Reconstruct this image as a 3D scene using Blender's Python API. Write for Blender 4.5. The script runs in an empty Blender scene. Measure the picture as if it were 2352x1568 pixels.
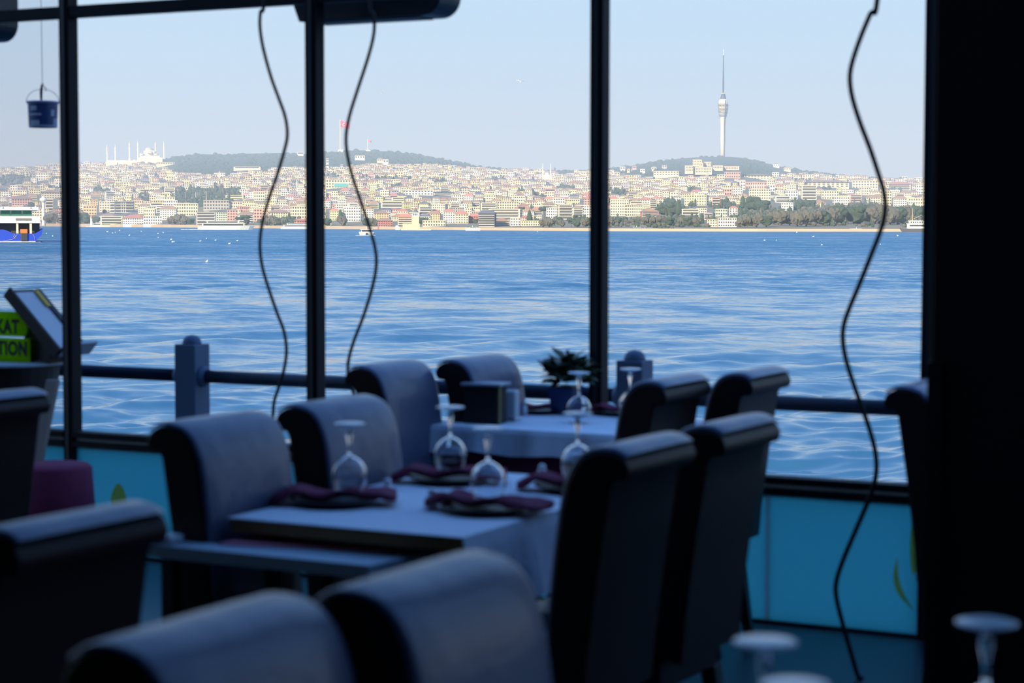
import bpy, math, random
import numpy as np
from mathutils import Vector, Matrix
R = math.radians
rnd = random.Random(7)
scene = bpy.context.scene
COL = scene.collection

# ------------------------------------------------------------------ camera
IW, IH, FPX = 2352.0, 1568.0, 4500.0
CZ = 1.5                                    # eye height above the restaurant floor
PITCH = math.atan(269 / FPX)
ROLL = 0.0017
cam = bpy.data.cameras.new('camera')
cam.sensor_width = 36.0
cam.lens = FPX / IW * 36.0
cam.clip_start, cam.clip_end = 0.05, 30000.0
cam.dof.use_dof = True
cam.dof.focus_distance = 700.0
cam.dof.aperture_fstop = 4.3
camo = bpy.data.objects.new('camera', cam)
COL.objects.link(camo)
_f = Vector((0, math.cos(PITCH), -math.sin(PITCH)))
_u0 = Vector((0, math.sin(PITCH), math.cos(PITCH)))
_r0 = Vector((1, 0, 0))
_r = _r0 * math.cos(ROLL) + _u0 * math.sin(ROLL)
_u = _u0 * math.cos(ROLL) - _r0 * math.sin(ROLL)
camo.matrix_world = Matrix(((_r.x, _u.x, -_f.x, 0), (_r.y, _u.y, -_f.y, 0), (_r.z, _u.z, -_f.z, CZ), (0, 0, 0, 1)))
scene.camera = camo

# ------------------------------------------------------------------ world, sun, exposure
scene.view_settings.view_transform = 'Standard'
scene.view_settings.look = 'None'
scene.view_settings.gamma = 1.0
scene.view_settings.use_curve_mapping = False
scene.view_settings.exposure = 0.0
scene.cycles.max_bounces = 8
scene.cycles.diffuse_bounces = 4
scene.cycles.transmission_bounces = 8
world = bpy.data.worlds.new('sky')
scene.world = world
world.use_nodes = True
wn, wl = world.node_tree.nodes, world.node_tree.links
wn.clear()
w_out = wn.new('ShaderNodeOutputWorld')
w_bg = wn.new('ShaderNodeBackground')
w_ramp = wn.new('ShaderNodeValToRGB')
w_sep = wn.new('ShaderNodeSeparateXYZ')
w_tc = wn.new('ShaderNodeTexCoord')
wl.new(w_tc.outputs['Generated'], w_sep.inputs[0])
wl.new(w_sep.outputs['Z'], w_ramp.inputs[0])
wl.new(w_ramp.outputs[0], w_bg.inputs[0])
wl.new(w_bg.outputs[0], w_out.inputs[0])
SKY = [(0.0, (.66, .745, .82)), (.03, (.64, .745, .85)), (.065, (.58, .74, .90)), (.115, (.52, .745, .97)),
       (.25, (.38, .69, 1.16)), (.55, (.25, .56, 1.25)), (1.0, (.15, .42, 1.15))]
er = w_ramp.color_ramp.elements
while len(er) > 1:
    er.remove(er[-1])
er[0].position, er[0].color = SKY[0][0], (*SKY[0][1], 1)
for p, c in SKY[1:]:
    e = er.new(p)
    e.color = (*c, 1)
w_bg.inputs[1].default_value = 1.0

sun = bpy.data.lights.new('sun', 'SUN')
sun.energy = 7.0
sun.color = (1.0, .89, .62)
sun.angle = R(.53)
suno = bpy.data.objects.new('sun', sun)
COL.objects.link(suno)
suno.rotation_euler = Vector((.42, .84, -.40)).to_track_quat('-Z', 'Y').to_euler()
suno.location = (0, -20, 30)

# ------------------------------------------------------------------ helpers
def ray(px, py):
    return _f + _r * ((px - IW / 2) / FPX) + _u * ((IH / 2 - py) / FPX)

CAMP = Vector((0, 0, CZ))
AW = R(27.6)                                # the window wall runs obliquely: u along it, v towards it
UU = Vector((math.cos(AW), -math.sin(AW), 0))
VV = Vector((math.sin(AW), math.cos(AW), 0))

def at(px, py, Y):                          # point seen at a pixel, at forward distance Y
    d = ray(px, py)
    return CAMP + d * (Y / d.y)

def on_z(px, py, z):
    d = ray(px, py)
    return CAMP + d * ((z - CZ) / d.z)

def on_v(px, py, v):                        # point on the vertical plane v = const, as (u, v, z)
    d = ray(px, py)
    p = CAMP + d * (v / d.dot(VV))
    return p.dot(UU), v, p.z

def W(u, v, z):
    return UU * u + VV * v + Vector((0, 0, z))

def hy(px):                                 # horizon row at a column
    return 515.0 + (px - 1176) * ROLL

class MB:
    def __init__(s):
        s.v, s.f, s.m = [], [], []
    def add(s, vs, fs, mi=0):
        o = len(s.v)
        s.v += [tuple(p) for p in vs]
        s.f += [tuple(o + i for i in f) for f in fs]
        s.m += [mi] * len(fs)
        return s
    def box(s, x0, x1, y0, y1, z0, z1, mi=0):
        return s.add([(x0, y0, z0), (x1, y0, z0), (x1, y1, z0), (x0, y1, z0), (x0, y0, z1), (x1, y0, z1), (x1, y1, z1), (x0, y1, z1)],
                     [(0, 3, 2, 1), (4, 5, 6, 7), (0, 1, 5, 4), (1, 2, 6, 5), (2, 3, 7, 6), (3, 0, 4, 7)], mi)
    def taper(s, b, t, mi=0):               # two rectangles (x0,x1,y0,y1,z)
        vs = []
        for (x0, x1, y0, y1, z) in (b, t):
            vs += [(x0, y0, z), (x1, y0, z), (x1, y1, z), (x0, y1, z)]
        return s.add(vs, [(0, 3, 2, 1), (4, 5, 6, 7), (0, 1, 5, 4), (1, 2, 6, 5), (2, 3, 7, 6), (3, 0, 4, 7)], mi)
    def prism(s, poly, a0, a1, axis='y', mi=0):   # polygon in the two other axes, pushed along an axis
        n = len(poly)
        def P(p, a):
            return {'y': (p[0], a, p[1]), 'x': (a, p[0], p[1]), 'z': (p[0], p[1], a)}[axis]
        vs = [P(p, a0) for p in poly] + [P(p, a1) for p in poly]
        fs = [tuple(range(n)), tuple(range(2 * n - 1, n - 1, -1))]
        fs += [(i, i + n, (i + 1) % n + n, (i + 1) % n) for i in range(n)]
        return s.add(vs, fs, mi)
    def lathe(s, prof, c=(0, 0, 0), seg=20, mi=0, close=False):
        vs, fs = [], []
        n = len(prof)
        for k in range(seg):
            a = 2 * math.pi * k / seg
            for r_, z in prof:
                vs.append((c[0] + r_ * math.cos(a), c[1] + r_ * math.sin(a), c[2] + z))
        for k in range(seg):
            k2 = (k + 1) % seg
            for i in range(n - 1):
                fs.append((k * n + i, k2 * n + i, k2 * n + i + 1, k * n + i + 1))
            if close:
                fs.append((k * n + n - 1, k2 * n + n - 1, k2 * n, k * n))
        if not close:
            if prof[0][0] > 1e-6:
                fs.append(tuple(k * n for k in range(seg))[::-1])
            if prof[-1][0] > 1e-6:
                fs.append(tuple(k * n + n - 1 for k in range(seg)))
        return s.add(vs, fs, mi)
    def tube(s, pts, r, seg=8, mi=0):
        pts = [Vector(p) for p in pts]
        rr = r if isinstance(r, (list, tuple)) else [r] * len(pts)
        vs, fs = [], []
        t0 = (pts[1] - pts[0]).normalized()
        n = t0.orthogonal().normalized()
        for i, p in enumerate(pts):
            t = (pts[min(i + 1, len(pts) - 1)] - pts[max(i - 1, 0)]).normalized()
            n = (n - t * n.dot(t)).normalized()
            b = t.cross(n)
            for k in range(seg):
                a = 2 * math.pi * k / seg
                vs.append(p + (n * math.cos(a) + b * math.sin(a)) * rr[i])
        for i in range(len(pts) - 1):
            for k in range(seg):
                k2 = (k + 1) % seg
                fs.append((i * seg + k, i * seg + k2, (i + 1) * seg + k2, (i + 1) * seg + k))
        fs.append(tuple(range(seg))[::-1])
        fs.append(tuple((len(pts) - 1) * seg + k for k in range(seg)))
        return s.add(vs, fs, mi)
    def blob(s, c, rx, ry, rz, rough=.18, sub=1, mi=0, rg=rnd):
        vs, fs = ICO[sub]
        out = []
        for p in vs:
            k = 1 + rg.uniform(-rough, rough)
            out.append((c[0] + p[0] * rx * k, c[1] + p[1] * ry * k, c[2] + p[2] * rz * k))
        return s.add(out, fs, mi)
    def build(s, name, mats, parent=None, smooth=False, bevel=0, seg=2):
        me = bpy.data.meshes.new(name)
        me.from_pydata(s.v, [], s.f)
        if not isinstance(mats, (list, tuple)):
            mats = [mats]
        for m in mats:
            me.materials.append(m)
        if len(mats) > 1:
            me.polygons.foreach_set('material_index', s.m)
        if smooth:
            me.polygons.foreach_set('use_smooth', [True] * len(me.polygons))
        me.update()
        o = bpy.data.objects.new(name, me)
        COL.objects.link(o)
        if parent is not None:
            o.parent = parent
        if bevel:
            b = o.modifiers.new('bevel', 'BEVEL')
            b.width, b.segments, b.limit_method, b.angle_limit = bevel, seg, 'ANGLE', R(35)
            b.harden_normals = bool(smooth)
        return o

def _ico():
    t = (1 + 5 ** .5) / 2
    v = [Vector(p).normalized() for p in [(-1, t, 0), (1, t, 0), (-1, -t, 0), (1, -t, 0), (0, -1, t), (0, 1, t), (0, -1, -t), (0, 1, -t), (t, 0, -1), (t, 0, 1), (-t, 0, -1), (-t, 0, 1)]]
    f = [(0, 11, 5), (0, 5, 1), (0, 1, 7), (0, 7, 10), (0, 10, 11), (1, 5, 9), (5, 11, 4), (11, 10, 2), (10, 7, 6), (7, 1, 8), (3, 9, 4), (3, 4, 2), (3, 2, 6), (3, 6, 8), (3, 8, 9), (4, 9, 5), (2, 4, 11), (6, 2, 10), (8, 6, 7), (9, 8, 1)]
    out = [(v, f)]
    for _ in range(2):
        vs, fs, mid = list(out[-1][0]), [], {}
        def M(a, b):
            k = (min(a, b), max(a, b))
            if k not in mid:
                mid[k] = len(vs)
                vs.append(((vs[a] + vs[b]) / 2).normalized())
            return mid[k]
        for a, b, c in out[-1][1]:
            x, y, z = M(a, b), M(b, c), M(c, a)
            fs += [(a, x, z), (b, y, x), (c, z, y), (x, y, z)]
        out.append((vs, fs))
    return out
ICO = _ico()

def tag(o, label=None, cat=None, group=None, kind=None):
    if label: o['label'] = label
    if cat: o['category'] = cat
    if group: o['group'] = group
    if kind: o['kind'] = kind
    return o

def thing(name, loc, rz, label, cat, group=None):
    o = bpy.data.objects.new(name, None)
    o.empty_display_size = .1
    COL.objects.link(o)
    o.location = loc
    o.rotation_euler = (0, 0, rz)
    return tag(o, label, cat, group)

def copy_tree(o, parent=None):
    c = o.copy()
    COL.objects.link(c)
    c.parent = parent
    for ch in o.children:
        copy_tree(ch, c)
    return c

MATS = {}
def mat(name, col, rough=.6, metal=0, noise=0, scale=8, bump=0, spec=.5, sheen=0, coat=0, col2=None):
    if name in MATS:
        return MATS[name]
    m = bpy.data.materials.new(name)
    m.use_nodes = True
    nt = m.node_tree
    b = nt.nodes['Principled BSDF']
    b.inputs['Base Color'].default_value = (*col, 1)
    b.inputs['Roughness'].default_value = rough
    b.inputs['Metallic'].default_value = metal
    b.inputs['Specular IOR Level'].default_value = spec
    if sheen: b.inputs['Sheen Weight'].default_value = sheen
    if coat: b.inputs['Coat Weight'].default_value = coat
    if noise or bump or col2:
        tc = nt.nodes.new('ShaderNodeTexCoord')
        n = nt.nodes.new('ShaderNodeTexNoise')
        n.inputs['Scale'].default_value = scale
        n.inputs['Detail'].default_value = 4
        nt.links.new(tc.outputs['Object'], n.inputs['Vector'])
        if noise or col2:
            mx = nt.nodes.new('ShaderNodeMix')
            mx.data_type = 'RGBA'
            c2 = col2 if col2 else tuple(c * (1 - noise) for c in col)
            mx.inputs[6].default_value = (*col, 1)
            mx.inputs[7].default_value = (*c2, 1)
            nt.links.new(n.outputs['Fac'], mx.inputs[0])
            nt.links.new(mx.outputs[2], b.inputs['Base Color'])
        if bump:
            bp = nt.nodes.new('ShaderNodeBump')
            bp.inputs['Strength'].default_value = bump
            bp.inputs['Distance'].default_value = .02
            nt.links.new(n.outputs['Fac'], bp.inputs['Height'])
            nt.links.new(bp.outputs[0], b.inputs['Normal'])
    MATS[name] = m
    return m

def glass_mat(name, tint=(1, 1, 1), refl=.5, rough=.0, body=None, body_amt=0.0):
    m = bpy.data.materials.new(name)
    m.use_nodes = True
    nt = m.node_tree
    nt.nodes.clear()
    out = nt.nodes.new('ShaderNodeOutputMaterial')
    tr = nt.nodes.new('ShaderNodeBsdfTransparent')
    tr.inputs[0].default_value = (*tint, 1)
    gl = nt.nodes.new('ShaderNodeBsdfGlossy')
    gl.inputs['Roughness'].default_value = rough
    lw = nt.nodes.new('ShaderNodeLayerWeight')
    lw.inputs[0].default_value = refl
    mx = nt.nodes.new('ShaderNodeMixShader')
    nt.links.new(lw.outputs['Fresnel'], mx.inputs[0])
    nt.links.new(tr.outputs[0], mx.inputs[1])
    nt.links.new(gl.outputs[0], mx.inputs[2])
    nt.links.new(mx.outputs[0], out.inputs[0])
    return m

SEA_Z = -1.8                                # water level below the restaurant floor
HSEA = CZ - SEA_Z
# ------------------------------------------------------------------ room shell and window wall
M_frame = mat('frame_dark', (.006, .007, .009), .6, spec=.2)
M_rib = mat('frame_rib', (.022, .025, .026), .5)
M_alu = mat('aluminium', (.42, .45, .48), .3, .7)
M_floor = mat('floor_tile', (.05, .075, .09), .35, noise=.3, scale=3)
M_wall = mat('dark_wall', (.02, .019, .02), .8, noise=.3, scale=2)
M_black = mat('black_paint', (.006, .006, .007), .7)
M_ceil = mat('ceiling_dark', (.025, .025, .027), .8)
M_deck = mat('quay_concrete', (.22, .22, .22), .8, noise=.3, scale=3)

VW = 6.94
def grid(o):
    o.rotation_euler = (0, 0, -AW)
    return o
def struct(name, mb, m, **k):
    return tag(grid(mb.build(name, m, **k)), kind='structure')
struct('floor', MB().box(-9, 4, -3, 7.02, -.12, 0), M_floor)
CEIL = 4.2
ce = MB().box(-9.2, 4.2, -3.2, 3.4, CEIL, CEIL + .1)
for k in range(11):                         # rafters over an unseen opening, made up to brighten the tables
    ce.box(-9.2 + 1.3 * k, -9.12 + 1.3 * k, 3.4, 7.0, CEIL, CEIL + .1)
struct('ceiling', ce, M_ceil)
struct('wall_back', MB().box(-9.2, 4.2, -3.2, -3, 0, CEIL), M_wall)
wl_ = MB().box(-9.2, -9, -3, 1.0, 0, CEIL).box(-9.2, -9, 1.0, 7.02, 0, .5)  # unseen opening above the parapet, made up to brighten the tables
for k in range(5):
    wl_.box(-9.12, -9.05, 1.0 + k * 1.42, 1.06 + k * 1.42, .5, CEIL)
struct('wall_left', wl_, M_wall)
struct('wall_right', MB().box(4, 4.2, -3, 7.02, 0, CEIL), M_wall)
struct('bridge_roof', MB().box(-9.6, 4.6, -6, 3.3, CEIL + .12, CEIL + 1.9), M_deck)
struct('quay_ground', MB().box(-40, 30, 7.02, 8.05, -.25, -.02).box(-40, 30, 7.9, 8.05, -4, -.25), M_deck)

# the window wall: one structure per bay, with its own parts
M_teal = bpy.data.materials.new('teal_panel')
M_teal.use_nodes = True
_n = M_teal.node_tree
_n.nodes.clear()
_o = _n.nodes.new('ShaderNodeOutputMaterial')
_d = _n.nodes.new('ShaderNodeBsdfDiffuse'); _d.inputs[0].default_value = (.10, .40, .50, 1)
_t = _n.nodes.new('ShaderNodeBsdfTranslucent'); _t.inputs[0].default_value = (.30, .80, .86, 1)
_g = _n.nodes.new('ShaderNodeBsdfGlossy'); _g.inputs['Roughness'].default_value = .15
_m1 = _n.nodes.new('ShaderNodeMixShader'); _m1.inputs[0].default_value = .7
_m2 = _n.nodes.new('ShaderNodeMixShader'); _m2.inputs[0].default_value = .04
_n.links.new(_d.outputs[0], _m1.inputs[1]); _n.links.new(_t.outputs[0], _m1.inputs[2])
_n.links.new(_m1.outputs[0], _m2.inputs[1]); _n.links.new(_g.outputs[0], _m2.inputs[2]); _n.links.new(_m2.outputs[0], _o.inputs[0])
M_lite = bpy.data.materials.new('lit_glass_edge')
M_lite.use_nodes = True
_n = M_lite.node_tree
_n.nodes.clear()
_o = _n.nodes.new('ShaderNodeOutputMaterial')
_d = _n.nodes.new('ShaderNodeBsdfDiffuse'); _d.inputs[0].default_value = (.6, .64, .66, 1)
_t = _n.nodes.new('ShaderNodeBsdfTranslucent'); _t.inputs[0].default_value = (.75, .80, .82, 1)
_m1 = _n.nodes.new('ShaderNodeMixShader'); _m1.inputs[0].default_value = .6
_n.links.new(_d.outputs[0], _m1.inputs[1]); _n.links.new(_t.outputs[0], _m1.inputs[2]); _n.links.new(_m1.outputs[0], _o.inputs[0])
M_pane = bpy.data.materials.new('window_glass')
M_pane.use_nodes = True
M_pane.node_tree.nodes.clear()
_o = M_pane.node_tree.nodes.new('ShaderNodeOutputMaterial')
_t = M_pane.node_tree.nodes.new('ShaderNodeBsdfTransparent')
_t.inputs[0].default_value = (.905, .905, .915, 1)
M_pane.node_tree.links.new(_t.outputs[0], _o.inputs[0])
M_motif = bpy.data.materials.new('olive_print')
M_motif.use_nodes = True
M_motif.node_tree.nodes.clear()
_o = M_motif.node_tree.nodes.new('ShaderNodeOutputMaterial')
_t = M_motif.node_tree.nodes.new('ShaderNodeBsdfTransparent')
_t.inputs[0].default_value = (1.0, .66, .28, 1)
M_motif.node_tree.links.new(_t.outputs[0], _o.inputs[0])

SP = 1.3185
posts = [-5.882 + SP * k for k in range(-2, 8)]
for i in range(len(posts) - 1):
    u0, u1 = posts[i], posts[i + 1]
    root = bpy.data.objects.new('window_%d' % (i + 1), None)
    COL.objects.link(root)
    root.location = W(u1, VW, 0)
    root.rotation_euler = (0, 0, -AW)
    tag(root, kind='structure')
    w = u1 - u0
    a, b = -w + .0275, -.0275
    mu = MB().box(-.0275, .0275, -.035, .035, 0, CEIL).build('mullion', M_frame, root, bevel=.004)
    MB().box(-.008, .010, -.043, -.035, 0, CEIL).build('mullion_rib', M_rib, mu)
    MB().box(a, b, -.03, .03, 2.42, 2.472).build('transom', M_frame, root, bevel=.004)
    MB().box(a, b, -.035, .035, CEIL - .07, CEIL).build('header', M_frame, root)
    sl = MB().box(a, b, -.04, .035, .533, .560).build('sill', M_frame, root, bevel=.003)
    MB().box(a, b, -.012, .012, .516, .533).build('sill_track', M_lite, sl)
    MB().box(a, b, -.04, .02, .492, .516).build('sill_rail', M_frame, sl)
    jt = abs(u1 + 1.926) < .05
    ju = on_v(1765, 1200, VW)[0] - u1
    if jt:
        MB().box(a, ju - .005, -.006, .006, .004, .490).build('lower_panel', M_teal, root)
    lp = MB().box(ju + .005 if jt else a, b, -.006, .006, .004, .490).build('lower_panel', M_teal, root)
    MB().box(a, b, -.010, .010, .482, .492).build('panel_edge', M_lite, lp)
    MB().box(a, b, -.02, .02, 0, .012).build('bottom_track', M_frame, root)
    if u1 < -5.8:                           # the bays beyond the first post keep their glass up
        MB().box(a, b, -.004, .004, .562, 2.42).build('pane', M_pane, root)
        MB().box(a, b, -.004, .004, 2.472, CEIL - .07).build('pane', M_pane, root)
    if abs(u1 + 1.926) < .05:
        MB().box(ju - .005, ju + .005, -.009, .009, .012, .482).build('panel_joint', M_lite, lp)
        # printed petals at the pillar end of the panel
        def petal(px0, py0, px1, py1, wd, bow):
            q0, q1 = on_v(px0, py0, VW), on_v(px1, py1, VW)
            p0, p1 = Vector((q0[0] - u1, q0[2])), Vector((q1[0] - u1, q1[2]))
            t = p1 - p0
            nn = Vector((-t.y, t.x)).normalized()
            L, Rr = [], []
            for k in range(13):
                s_ = k / 12
                c = p0 + t * s_ + nn * bow * math.sin(math.pi * s_)
                h = wd * math.sin(math.pi * s_) ** .8
                L.append(c + nn * h); Rr.append(c - nn * h)
            MB().prism([tuple(p) for p in L + Rr[1:-1][::-1]], -.0085, -.006, 'y').build('printed_petal', M_motif, lp)
        petal(2098, 1195, 2098, 1320, .022, .012)
        petal(2062, 1280, 2100, 1400, .011, -.03)
    if abs(u1 + 4.563) < .05:
        q = on_v(275, 1130, VW)
        cu, cz = q[0] - u1, q[2]
        pl = []
        for k in range(20):
            t = 2 * math.pi * k / 20
            pl.append((cu + .042 * math.sin(t) * (1 - .35 * math.cos(t)), cz + .06 * math.cos(t) - .02))
        MB().prism(pl, -.0085, -.006, 'y').build('printed_petal', M_motif, lp)

# black pillar closing the view
pc = thing('pillar_column', W(-1.257, 4.53, 0), -AW, 'matt black square pillar rising floor to ceiling beside the scroll-back chairs', 'pillar')
pc['kind'] = 'structure'; del pc['label']; del pc['category']
MB().box(0, .62, 0, .5, 0, CEIL).build('shaft', M_black, pc, bevel=.006)
MB().box(-.008, .63, -.01, .51, 0, .12).build('plinth', M_black, pc, bevel=.004)
MB().box(-.006, .03, -.008, .02, 0, 1.18).build('corner_guard', M_black, pc)

# ------------------------------------------------------------------ the sea
def make_sea():
    q = np.concatenate([np.arange(4.6, 150, .8), np.arange(150, 640, 1.5), np.arange(640, 1850, 12)])
    dist = (HSEA * FPX / q)[::-1]
    t = np.concatenate([np.linspace(-2.2, -.32, 40)[:-1], np.arange(-.32, .32, .0012), np.linspace(.32, 2.2, 40)])
    D, T = np.meshgrid(dist, t, indexing='ij')
    X, Y = D * T, D.copy()
    rg = np.random.RandomState(3)
    Z = np.zeros_like(X); DX = np.zeros_like(X); DY = np.zeros_like(X)
    dd = np.gradient(dist)
    cell = np.maximum(np.abs(dd)[:, None], D * .0012)
    for k in range(90):
        lam = .26 * (20.0 ** rg.rand())
        th = R(90 + 28) + rg.randn() * .55
        kx, ky = math.cos(th) * 2 * math.pi / lam, math.sin(th) * 2 * math.pi / lam
        ph = rg.rand() * 2 * math.pi
        amp = .0062 * lam ** .76
        att = np.clip((lam / cell - 2.5) / 3, 0, 1)
        a = kx * X + ky * Y + ph
        Z += att * amp * np.cos(a)
        DX -= att * amp * .8 * math.cos(th) * np.sin(a)
        DY -= att * amp * .8 * math.sin(th) * np.sin(a)
    # slow gusts make calmer and rougher patches
    gust = .75 + .35 * np.sin(X * .05 + .8 * np.sin(Y * .031)) * np.sin(Y * .043 + 1.3)
    Z *= gust
    V = np.stack([X + DX * gust, Y + DY * gust, Z + SEA_Z], -1).reshape(-1, 3)
    n, m = X.shape
    idx = np.arange(n * m).reshape(n, m)
    Fq = np.stack([idx[:-1, :-1], idx[:-1, 1:], idx[1:, 1:], idx[1:, :-1]], -1).reshape(-1, 4)
    me = bpy.data.meshes.new('sea')
    me.vertices.add(len(V)); me.vertices.foreach_set('co', V.astype(np.float32).ravel())
    me.loops.add(Fq.size); me.loops.foreach_set('vertex_index', Fq.astype(np.int32).ravel())
    me.polygons.add(len(Fq))
    me.polygons.foreach_set('loop_start', np.arange(0, Fq.size, 4, dtype=np.int32))
    me.polygons.foreach_set('use_smooth', np.ones(len(Fq), dtype=bool))
    me.update(calc_edges=True)
    o = bpy.data.objects.new('sea', me)
    COL.objects.link(o)
    return tag(o, kind='structure')
sea = make_sea()
sea_sheet = MB().box(-9000, 9000, -9000, 9000, SEA_Z - 1.2, SEA_Z - .6).build('unseen_sea_sheet', None)  # unseen wide water sheet, added to block bright sky below the horizon
tag(sea_sheet, kind='structure')
SEA_NOISE = ((.03, .16, 5), (.14, .36, 20), (.7, .55, 28), (3.5, .40, 15))
M_sea = bpy.data.materials.new('sea_water')
M_sea.use_nodes = True
nt = M_sea.node_tree
b = nt.nodes['Principled BSDF']
b.inputs['Base Color'].default_value = (.03, .11, .20, 1)
b.inputs['Roughness'].default_value = .08
b.inputs['IOR'].default_value = 1.333
tc = nt.nodes.new('ShaderNodeTexCoord')
geo = nt.nodes.new('ShaderNodeNewGeometry')
prev = geo.outputs['Normal']
sy_ = nt.nodes.new('ShaderNodeSeparateXYZ'); nt.links.new(tc.outputs['Object'], sy_.inputs[0])
fr = nt.nodes.new('ShaderNodeMapRange')     # where the waves are too small for the mesh the ripples carry their slope
fr.inputs['From Min'].default_value, fr.inputs['From Max'].default_value = 25, 220
fr.inputs['To Min'].default_value, fr.inputs['To Max'].default_value = .42, 1.3
nt.links.new(sy_.outputs['Y'], fr.inputs['Value'])
fb = nt.nodes.new('ShaderNodeMapRange')
fb.inputs['From Min'].default_value, fb.inputs['From Max'].default_value = 30, 260
fb.inputs['To Min'].default_value, fb.inputs['To Max'].default_value = 0, -.24
nt.links.new(sy_.outputs['Y'], fb.inputs['Value'])
cb = nt.nodes.new('ShaderNodeCombineXYZ'); nt.links.new(fb.outputs[0], cb.inputs['Y'])
a0 = nt.nodes.new('ShaderNodeVectorMath'); a0.operation = 'ADD'
nt.links.new(prev, a0.inputs[0]); nt.links.new(cb.outputs[0], a0.inputs[1])
prev = a0.outputs[0]
for sc_, amp_, rot in SEA_NOISE:            # wind ripples tilt the surface normal
    mp = nt.nodes.new('ShaderNodeMapping')
    mp.inputs['Rotation'].default_value = (0, 0, R(rot))
    mp.inputs['Scale'].default_value = (.6, 1.3, 1)
    nz = nt.nodes.new('ShaderNodeTexNoise')
    nz.inputs['Scale'].default_value = sc_
    nz.inputs['Detail'].default_value = 2
    sb = nt.nodes.new('ShaderNodeVectorMath'); sb.operation = 'SUBTRACT'; sb.inputs[1].default_value = (.5, .5, .5)
    ml = nt.nodes.new('ShaderNodeVectorMath'); ml.operation = 'MULTIPLY'; ml.inputs[1].default_value = (amp_ * .6, amp_, 0)
    ad = nt.nodes.new('ShaderNodeVectorMath'); ad.operation = 'ADD'
    nt.links.new(tc.outputs['Object'], mp.inputs[0]); nt.links.new(mp.outputs[0], nz.inputs['Vector'])
    nt.links.new(nz.outputs['Color'], sb.inputs[0]); nt.links.new(sb.outputs[0], ml.inputs[0])
    sc2 = nt.nodes.new('ShaderNodeVectorMath'); sc2.operation = 'SCALE'
    nt.links.new(ml.outputs[0], sc2.inputs[0]); nt.links.new(fr.outputs[0], sc2.inputs['Scale'])
    nt.links.new(sc2.outputs[0], ad.inputs[0]); nt.links.new(prev, ad.inputs[1])
    prev = ad.outputs[0]
nm = nt.nodes.new('ShaderNodeVectorMath'); nm.operation = 'NORMALIZE'
nt.links.new(prev, nm.inputs[0])
nt.links.new(nm.outputs[0], b.inputs['Normal'])
sea.data.materials.append(M_sea)
sea_sheet.data.materials.clear()
sea_sheet.data.materials.append(mat('deep_water', (.03, .11, .24), .15))

# ------------------------------------------------------------------ far shore: terrain
def interp(pts):
    xs, ys = [p[0] for p in pts], [p[1] for p in pts]
    return lambda x: float(np.interp(x, xs, ys))
y_shore = interp([(-1200, 518.4), (0, 518.5), (180, 520.5), (460, 522.7), (720, 525.2), (1060, 528.2), (1400, 530.8), (1750, 531.6), (2140, 532), (3600, 534)])
y_ridge = interp([(-1200, 400), (-200, 398), (0, 391), (80, 386), (150, 379), (240, 376), (300, 374), (365, 369), (400, 361), (460, 354), (520, 355), (560, 353), (650, 351), (700, 354), (760, 349),
                  (820, 345), (900, 348), (960, 356), (1010, 364), (1060, 375), (1110, 384), (1180, 391), (1260, 394), (1330, 394), (1400, 388), (1450, 381), (1500, 372), (1560, 364), (1620, 360),
                  (1690, 360), (1730, 367), (1780, 380), (1850, 394), (1950, 405), (2050, 412), (2140, 413), (2600, 414), (3600, 420)])
y_city = interp([(-1200, 400), (0, 391), (150, 380), (240, 377), (340, 377), (380, 393), (420, 401), (500, 403), (600, 397), (650, 388), (760, 388), (860, 379), (1000, 382), (1100, 390), (1200, 392),
                 (1300, 398), (1400, 396), (1450, 404), (1600, 411), (1750, 409), (1800, 400), (1900, 405), (2000, 412), (2140, 414), (3600, 420)])
RIDGE_D = 6000.0
def shore_d(x):
    return HSEA * FPX / (y_shore(x) - hy(x))
def slope_point(x, y):                      # a point of the slope seen at column x and row y
    ys, yr = y_shore(x) - 6, y_ridge(x)
    s = (ys - y) / (ys - yr)
    D0 = shore_d(x)
    D = D0 * (RIDGE_D / D0) ** max(0.0, min(1.0, s))
    return at(x, y, D), D
M_land = mat('slope_earth', (.34, .27, .19), .9, col2=(.12, .13, .07), scale=.02)
M_wood = mat('wooded_slope', (.045, .075, .04), .95, col2=(.09, .11, .06), scale=.03)
M_quay = mat('sea_wall', (.62, .46, .30), .9, noise=.3, scale=.05)
tb = MB()
xs = list(range(-1200, 3601, 20))
NS = 30
vs, fs, mi = [], [], []
for x in xs:
    ys, yr = y_shore(x) - 6, y_ridge(x)
    for k in range(NS + 1):
        p, D = slope_point(x, ys + (yr - ys) * k / NS)
        vs.append(tuple(p))
    vs.append(tuple(at(x, yr + 30, RIDGE_D + 1500)))
n = NS + 2
for i in range(len(xs) - 1):
    for k in range(n - 1):
        fs.append((i * n + k, (i + 1) * n + k, (i + 1) * n + k + 1, i * n + k + 1))
        ys, yr = y_shore(xs[i]) - 6, y_ridge(xs[i])
        tb.m.append(1 if k >= NS or ys + (yr - ys) * (k + .5) / NS < y_city(xs[i]) - 2 else 0)
tb.v, tb.f = vs, fs
tag(tb.build('hills', [M_land, M_wood], smooth=True), kind='structure')
eb = MB()
for i in range(len(xs) - 1):
    q = []
    for x in (xs[i], xs[i + 1]):
        D0 = shore_d(x)
        a, c = at(x, y_shore(x) + 1, D0 - 4), at(x, y_shore(x) - 6.5, D0 - 3)
        q.append((a, c, Vector((c.x, c.y + 30, c.z))))
    eb.add([q[0][0], q[1][0], q[1][1], q[0][1], q[1][2], q[0][2]], [(0, 1, 2, 3), (3, 2, 4, 5)])
tag(eb.build('shore', M_quay), kind='structure')

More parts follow.
